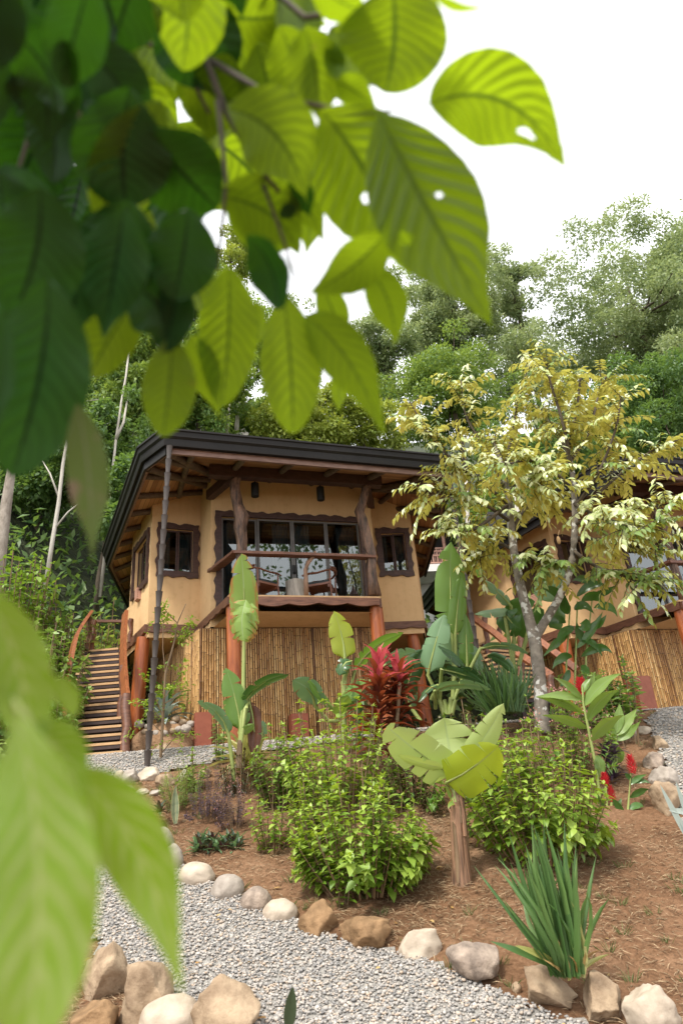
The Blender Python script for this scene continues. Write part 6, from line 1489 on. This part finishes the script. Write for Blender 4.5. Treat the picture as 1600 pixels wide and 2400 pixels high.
bare_trunk([(1216, 1320), (1214, 1240), (1212, 1180), (1210, 1100)], 11, 21, PB, 'thick pale trunk rising behind the second roof inside the fork', 6); bare_trunk([(1098, 1320), (1096, 1250), (1094, 1180), (1090, 1100)], 7, 22, PB, 'pale trunk behind the cup chain between the houses', 7)

# broad-leaved shrubs on the slope left of the house
SH = 'shrubs on the slope left of the house'
for k, (u, v, Y, wpx, hpx, m, lab, lf) in enumerate([
        (60, 1580, 13.2, 280, 300, 'lf_shrub', 'glossy broad-leaved shrub in front at the left edge', .2), (110, 1600, 13.6, 130, 240, 'lf_shrub', 'broad-leaved shrub left of the stair rail', .19),
        (262, 1520, 16.8, 170, 260, 'lf_shrub', 'leafy shrub against the rounded wall behind the stair landing', .18), (40, 1450, 15.5, 210, 300, 'lf_bush_mid', 'bright green shrub under the grey trunk at the left edge', .2),
        (150, 1450, 16.0, 210, 280, 'lf_shrub', 'pale-leaved shrub around the foot of the white leaning trunk', .19), (240, 1450, 17.6, 170, 300, 'lf_forest_a', 'tall shrub under the left eave with reddish tips', .18),
        (120, 1640, 12.6, 120, 120, 'lf_forest_b', 'dark shrub at the foot of the stairs on the left', .17), (330, 1560, 17.5, 130, 150, 'lf_forest_a', 'shrub behind the stair landing under the house', .17)]):
    bush('slope_shrub', u, v, wpx, hpx, 95, 11, lf * 1.25, m, lab, 'shrub', SH, Y, .5, 'brownstem', 'oval', .1, .3, 0, None, 60 + k)
# green cover on the slope behind everything
L = Leaves(); x = rng.uniform(-34, 34, 60000); y = rng.uniform(17.5, 52, 60000); k = (np.abs(x) < .75 * y + 2); x, y = x[k], y[k]; n = len(x)
hh = (rng.random(n) ** 1.6) * 2.2 * (.4 + .6 * np.sin(x * 1.1) ** 2)
L.add(np.stack([x, y, zt(x, y) + hh], 1), rng.normal(0, .7, (n, 3)) + [0, -.3, -.2], rng.normal(0, .4, (n, 3)) + [0, -.5, .7], rng.uniform(.25, .5, n), rng.uniform(.12, .22, n), 'quad')
tag(L.build('undergrowth', 'lf_forest_b'), kind='stuff')
L = Leaves(); x = rng.uniform(-14, -4.5, 9000); y = rng.uniform(9, 19, 9000); k = ~inpoly(x, y, UPPER) & ~inpoly(x, y, LOWER) & (x < -5.4 - .12 * (y - 12)); x, y = x[k], y[k]; n = len(x)
L.add(np.stack([x, y, zt(x, y) + rng.random(n) * .45], 1), rng.normal(0, .7, (n, 3)) + [0, -.3, .1], rng.normal(0, .4, (n, 3)) + [0, -.5, .7], rng.uniform(.12, .26, n), rng.uniform(.06, .12, n), 'oval')
tag(L.build('slope_ground_cover', 'lf_forest_a'), kind='stuff')

# ------------------------------------------------------------------ leafy branches hanging close in front
K_ = 1.0204
def fleaf(root, m, pts, wpx, d, tilt=0, prof=prof_coffee, fold=.16, quilt=.085, hole=(), dd=0.0, nv=11):
    """pts along the midrib in photo pixels, d the distance from the camera in metres, dd how much farther the tip is"""
    P = [near(u * K_, v * K_, d + dd * i / (len(pts) - 1)) for i, (u, v) in enumerate(pts)]
    mb = MB(); mb.cur = RND.random(); L = sum((P[i + 1] - P[i]).length for i in range(len(P) - 1))
    pw = RND.uniform(.86, 1.18); pf = lambda t: prof(t ** pw)
    blade(mb, [p - root.location for p in P], wpx * K_ * d / FPX, tilt, pf, 130 if hole else 44, 56 if hole else 16, fold, quilt, nv=nv, wav=.018, hole=hole, seed=len(COL.objects), facing=(CAM - P[len(P) // 2]))
    return mb.build('leaf', m, root, 180)
def ftwig(root, pts, rpx, d, m='twig'):
    P = [near(q[0] * K_, q[1] * K_, q[2] if len(q) > 2 else d) - root.location for q in pts]; mb = MB()
    mb.tube(P, [rpx * d / FPX * (1 - .5 * i / (len(P) - 1)) for i in range(len(P))], 8); return mb.build('twig', m, root, 180)
F1 = empty('leafy_branch', near(380, 120, .9), 0, 'sunlit overhanging branch with large hanging translucent yellow-green leaves, some with round holes', 'branch')
F = lambda *a, **k: fleaf(F1, 'lf_front', *a, **k)
ftwig(F1, [(420, -120, 1.0), (460, 100, .95), (520, 260, .9), (590, 380, .86), (640, 440, .84)], 9, .9); ftwig(F1, [(470, 130, .95), (620, 220, .88), (740, 245, .84), (870, 262, .82)], 7, .88)
ftwig(F1, [(560, -80, 1.0), (700, 40, .92), (860, 20, .88), (1010, -20, .86)], 7, .9); ftwig(F1, [(590, 380, .86), (640, 520, .84), (680, 640, .82)], 5, .85); ftwig(F1, [(500, 230, .9), (520, 420, .86), (500, 620, .82)], 6, .86)
ftwig(F1, [(870, 262, .82), (930, 240, .81), (985, 238, .8)], 3, .82)
F([(985, 238), (1195, 150), (1314, 418)], 172, .80, 18, hole=((.66, .42, .042, .13), (.71, .46, .022, .07)), fold=.25)
F([(868, 258), (985, 500), (1142, 770)], 218, .78, -12, hole=((.50, .62, .03, .13), (.42, -.3, .012, .05)), dd=-.04)
F([(738, 252), (870, 400), (950, 660)], 236, .83, 14, hole=((.52, .2, .028, .1), (.83, .35, .025, .12)))
F([(890, 528), (820, 625), (695, 682)], 120, .76, -30, fold=.3); F([(845, 610), (915, 700), (905, 802)], 96, .80, 20)
F([(735, 640), (765, 720), (802, 790)], 70, .9, 10); F([(702, 726), (815, 800), (894, 1030)], 118, .76, 10)
F([(650, 672), (672, 820), (672, 996)], 138, .77, -8, prof=prof_round); F([(524, 612), (534, 760), (508, 935)], 136, .79, 16, prof=prof_round); F([(395, 775), (392, 890), (374, 1004)], 116, .74, -6, prof=prof_round)
F([(440, 770), (470, 850), (508, 968)], 84, .8, 26); F([(322, 670), (270, 740), (202, 868)], 112, .77, 12, prof=prof_round); F([(338, 596), (332, 650), (316, 700)], 46, .82, 40)
F([(520, 250), (660, 270), (706, 470)], 168, .82, -14); F([(640, 60), (700, 150), (640, 320)], 100, .9, 20); F([(700, 60), (725, 150), (742, 300)], 130, .88, -25); F([(900, -40), (920, 90), (884, 214)], 210, .84, 14, prof=prof_round, fold=.35)
F([(760, 60), (800, 130), (872, 208)], 120, .9, -30); F([(770, 190), (820, 200), (872, 262)], 70, .87, 30); F([(975, -30), (1060, 40), (1130, 8)], 34, .7, 60); F([(700, -60), (780, 20), (880, 40)], 120, .86, 60)
F([(500, 450), (660, 470), (690, 600)], 140, .86, 10); F([(640, 430), (720, 460), (745, 566)], 62, .88, 12); F([(700, 400), (770, 400), (806, 520)], 100, .95, -20); F([(520, 470), (600, 560), (700, 560)], 90, .92, 30)
F([(430, 170), (520, 240), (600, 250)], 140, .95, 10); F([(590, 100), (630, 210), (610, 320)], 110, .95, 0); F([(560, 190), (600, 240), (650, 360)], 120, .97, 20); F([(700, 480), (720, 520), (700, 590)], 60, 1.0, 30)
F([(770, 860), (785, 910), (775, 950)], 40, 1.0, 30); F([(590, 690), (600, 760), (588, 800)], 40, .95, 30); F([(540, 420), (600, 430), (650, 420)], 60, .9, 40); F([(490, 30), (600, 60), (680, 20)], 130, .98, 30); F([(600, -40), (660, 30), (760, 60)], 120, 1.0, 10)
fleaf(F1, 'lf_front_shade', [(566, 540), (640, 600), (640, 712)], 135, .68, 48, prof=prof_round, fold=.3); fleaf(F1, 'lf_front_shade', [(660, 420), (700, 450), (712, 500)], 70, .85, 30); fleaf(F1, 'lf_front_shade', [(650, 470), (665, 490), (668, 505)], 40, .85, 0)
rf = random.Random(4)
for _ in range(13):
    u, v = rf.uniform(470, 760), rf.uniform(-140, 150); an = rf.uniform(.6, 2.2); Ln = rf.uniform(150, 240)
    F([(u, v), (u + Ln * .5 * math.cos(an), v + Ln * .55 * math.sin(an)), (u + Ln * .8 * math.cos(an), v + Ln * math.sin(an))], rf.uniform(90, 130), rf.uniform(.95, 1.25), rf.uniform(-45, 45))
F2 = empty('leafy_branch', near(150, 60, .8), 0, 'dense branch of green leaves coloured dark for shade, filling the upper left corner', 'branch')
D = lambda *a, **k: fleaf(F2, 'lf_front_shade', *a, **k)
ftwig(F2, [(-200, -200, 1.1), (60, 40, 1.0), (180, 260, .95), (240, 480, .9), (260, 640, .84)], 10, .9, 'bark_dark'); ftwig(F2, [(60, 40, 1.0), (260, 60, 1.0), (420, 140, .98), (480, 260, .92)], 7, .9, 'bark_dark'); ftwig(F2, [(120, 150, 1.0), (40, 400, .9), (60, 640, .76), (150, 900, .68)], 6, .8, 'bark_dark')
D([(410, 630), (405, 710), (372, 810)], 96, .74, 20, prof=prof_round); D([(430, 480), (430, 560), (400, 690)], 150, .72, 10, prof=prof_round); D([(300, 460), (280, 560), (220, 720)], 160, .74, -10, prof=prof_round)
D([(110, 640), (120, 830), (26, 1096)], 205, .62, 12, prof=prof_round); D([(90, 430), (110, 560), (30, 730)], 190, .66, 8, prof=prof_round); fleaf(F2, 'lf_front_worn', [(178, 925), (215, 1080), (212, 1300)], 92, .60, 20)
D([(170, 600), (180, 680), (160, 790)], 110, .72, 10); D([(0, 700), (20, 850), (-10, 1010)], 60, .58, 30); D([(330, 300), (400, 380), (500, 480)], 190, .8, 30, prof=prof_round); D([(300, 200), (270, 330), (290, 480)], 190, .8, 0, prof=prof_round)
r_ = random.Random(21); k = 0
while k < 84:
    u, v = r_.uniform(-160, 600), r_.uniform(-200, 640)
    if u + .55 * v > 640 or (v > 420 and u > 380): continue
    an = r_.uniform(.15, 2.2); Ln = r_.uniform(190, 330)
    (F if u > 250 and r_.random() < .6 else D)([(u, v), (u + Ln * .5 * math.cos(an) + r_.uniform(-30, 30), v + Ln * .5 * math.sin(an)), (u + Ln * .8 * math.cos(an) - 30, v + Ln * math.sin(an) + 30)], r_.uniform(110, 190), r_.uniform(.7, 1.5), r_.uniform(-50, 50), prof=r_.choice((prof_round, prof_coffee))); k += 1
F3 = empty('leafy_branch', near(0, 1500, .45), 0, 'very near blurred pale green leaves hanging in at the lower left corner', 'branch')
N3 = lambda *a, **k: fleaf(F3, 'lf_front_pale', *a, **k)
ftwig(F3, [(-260, 1250, .5), (-80, 1420, .46), (40, 1620, .44), (110, 1720, .43)], 12, .46, 'greenstem')
N3([(-50, 1345), (60, 1480), (74, 1735)], 128, .44, 10, prof=prof_round); N3([(40, 1640), (128, 1980), (60, 2440)], 214, .40, -10, prof=prof_round); N3([(150, 1765), (345, 1870), (428, 2340)], 140, .46, 14)
N3([(70, 1675), (150, 1700), (215, 1850)], 110, .44, 20); N3([(124, 1556), (160, 1580), (172, 1648)], 48, .5, 10, prof=prof_round); N3([(-60, 1700), (-20, 1950), (-40, 2300)], 180, .42, 30); N3([(-70, 1330), (-40, 1450), (-40, 1640)], 90, .48, 0)
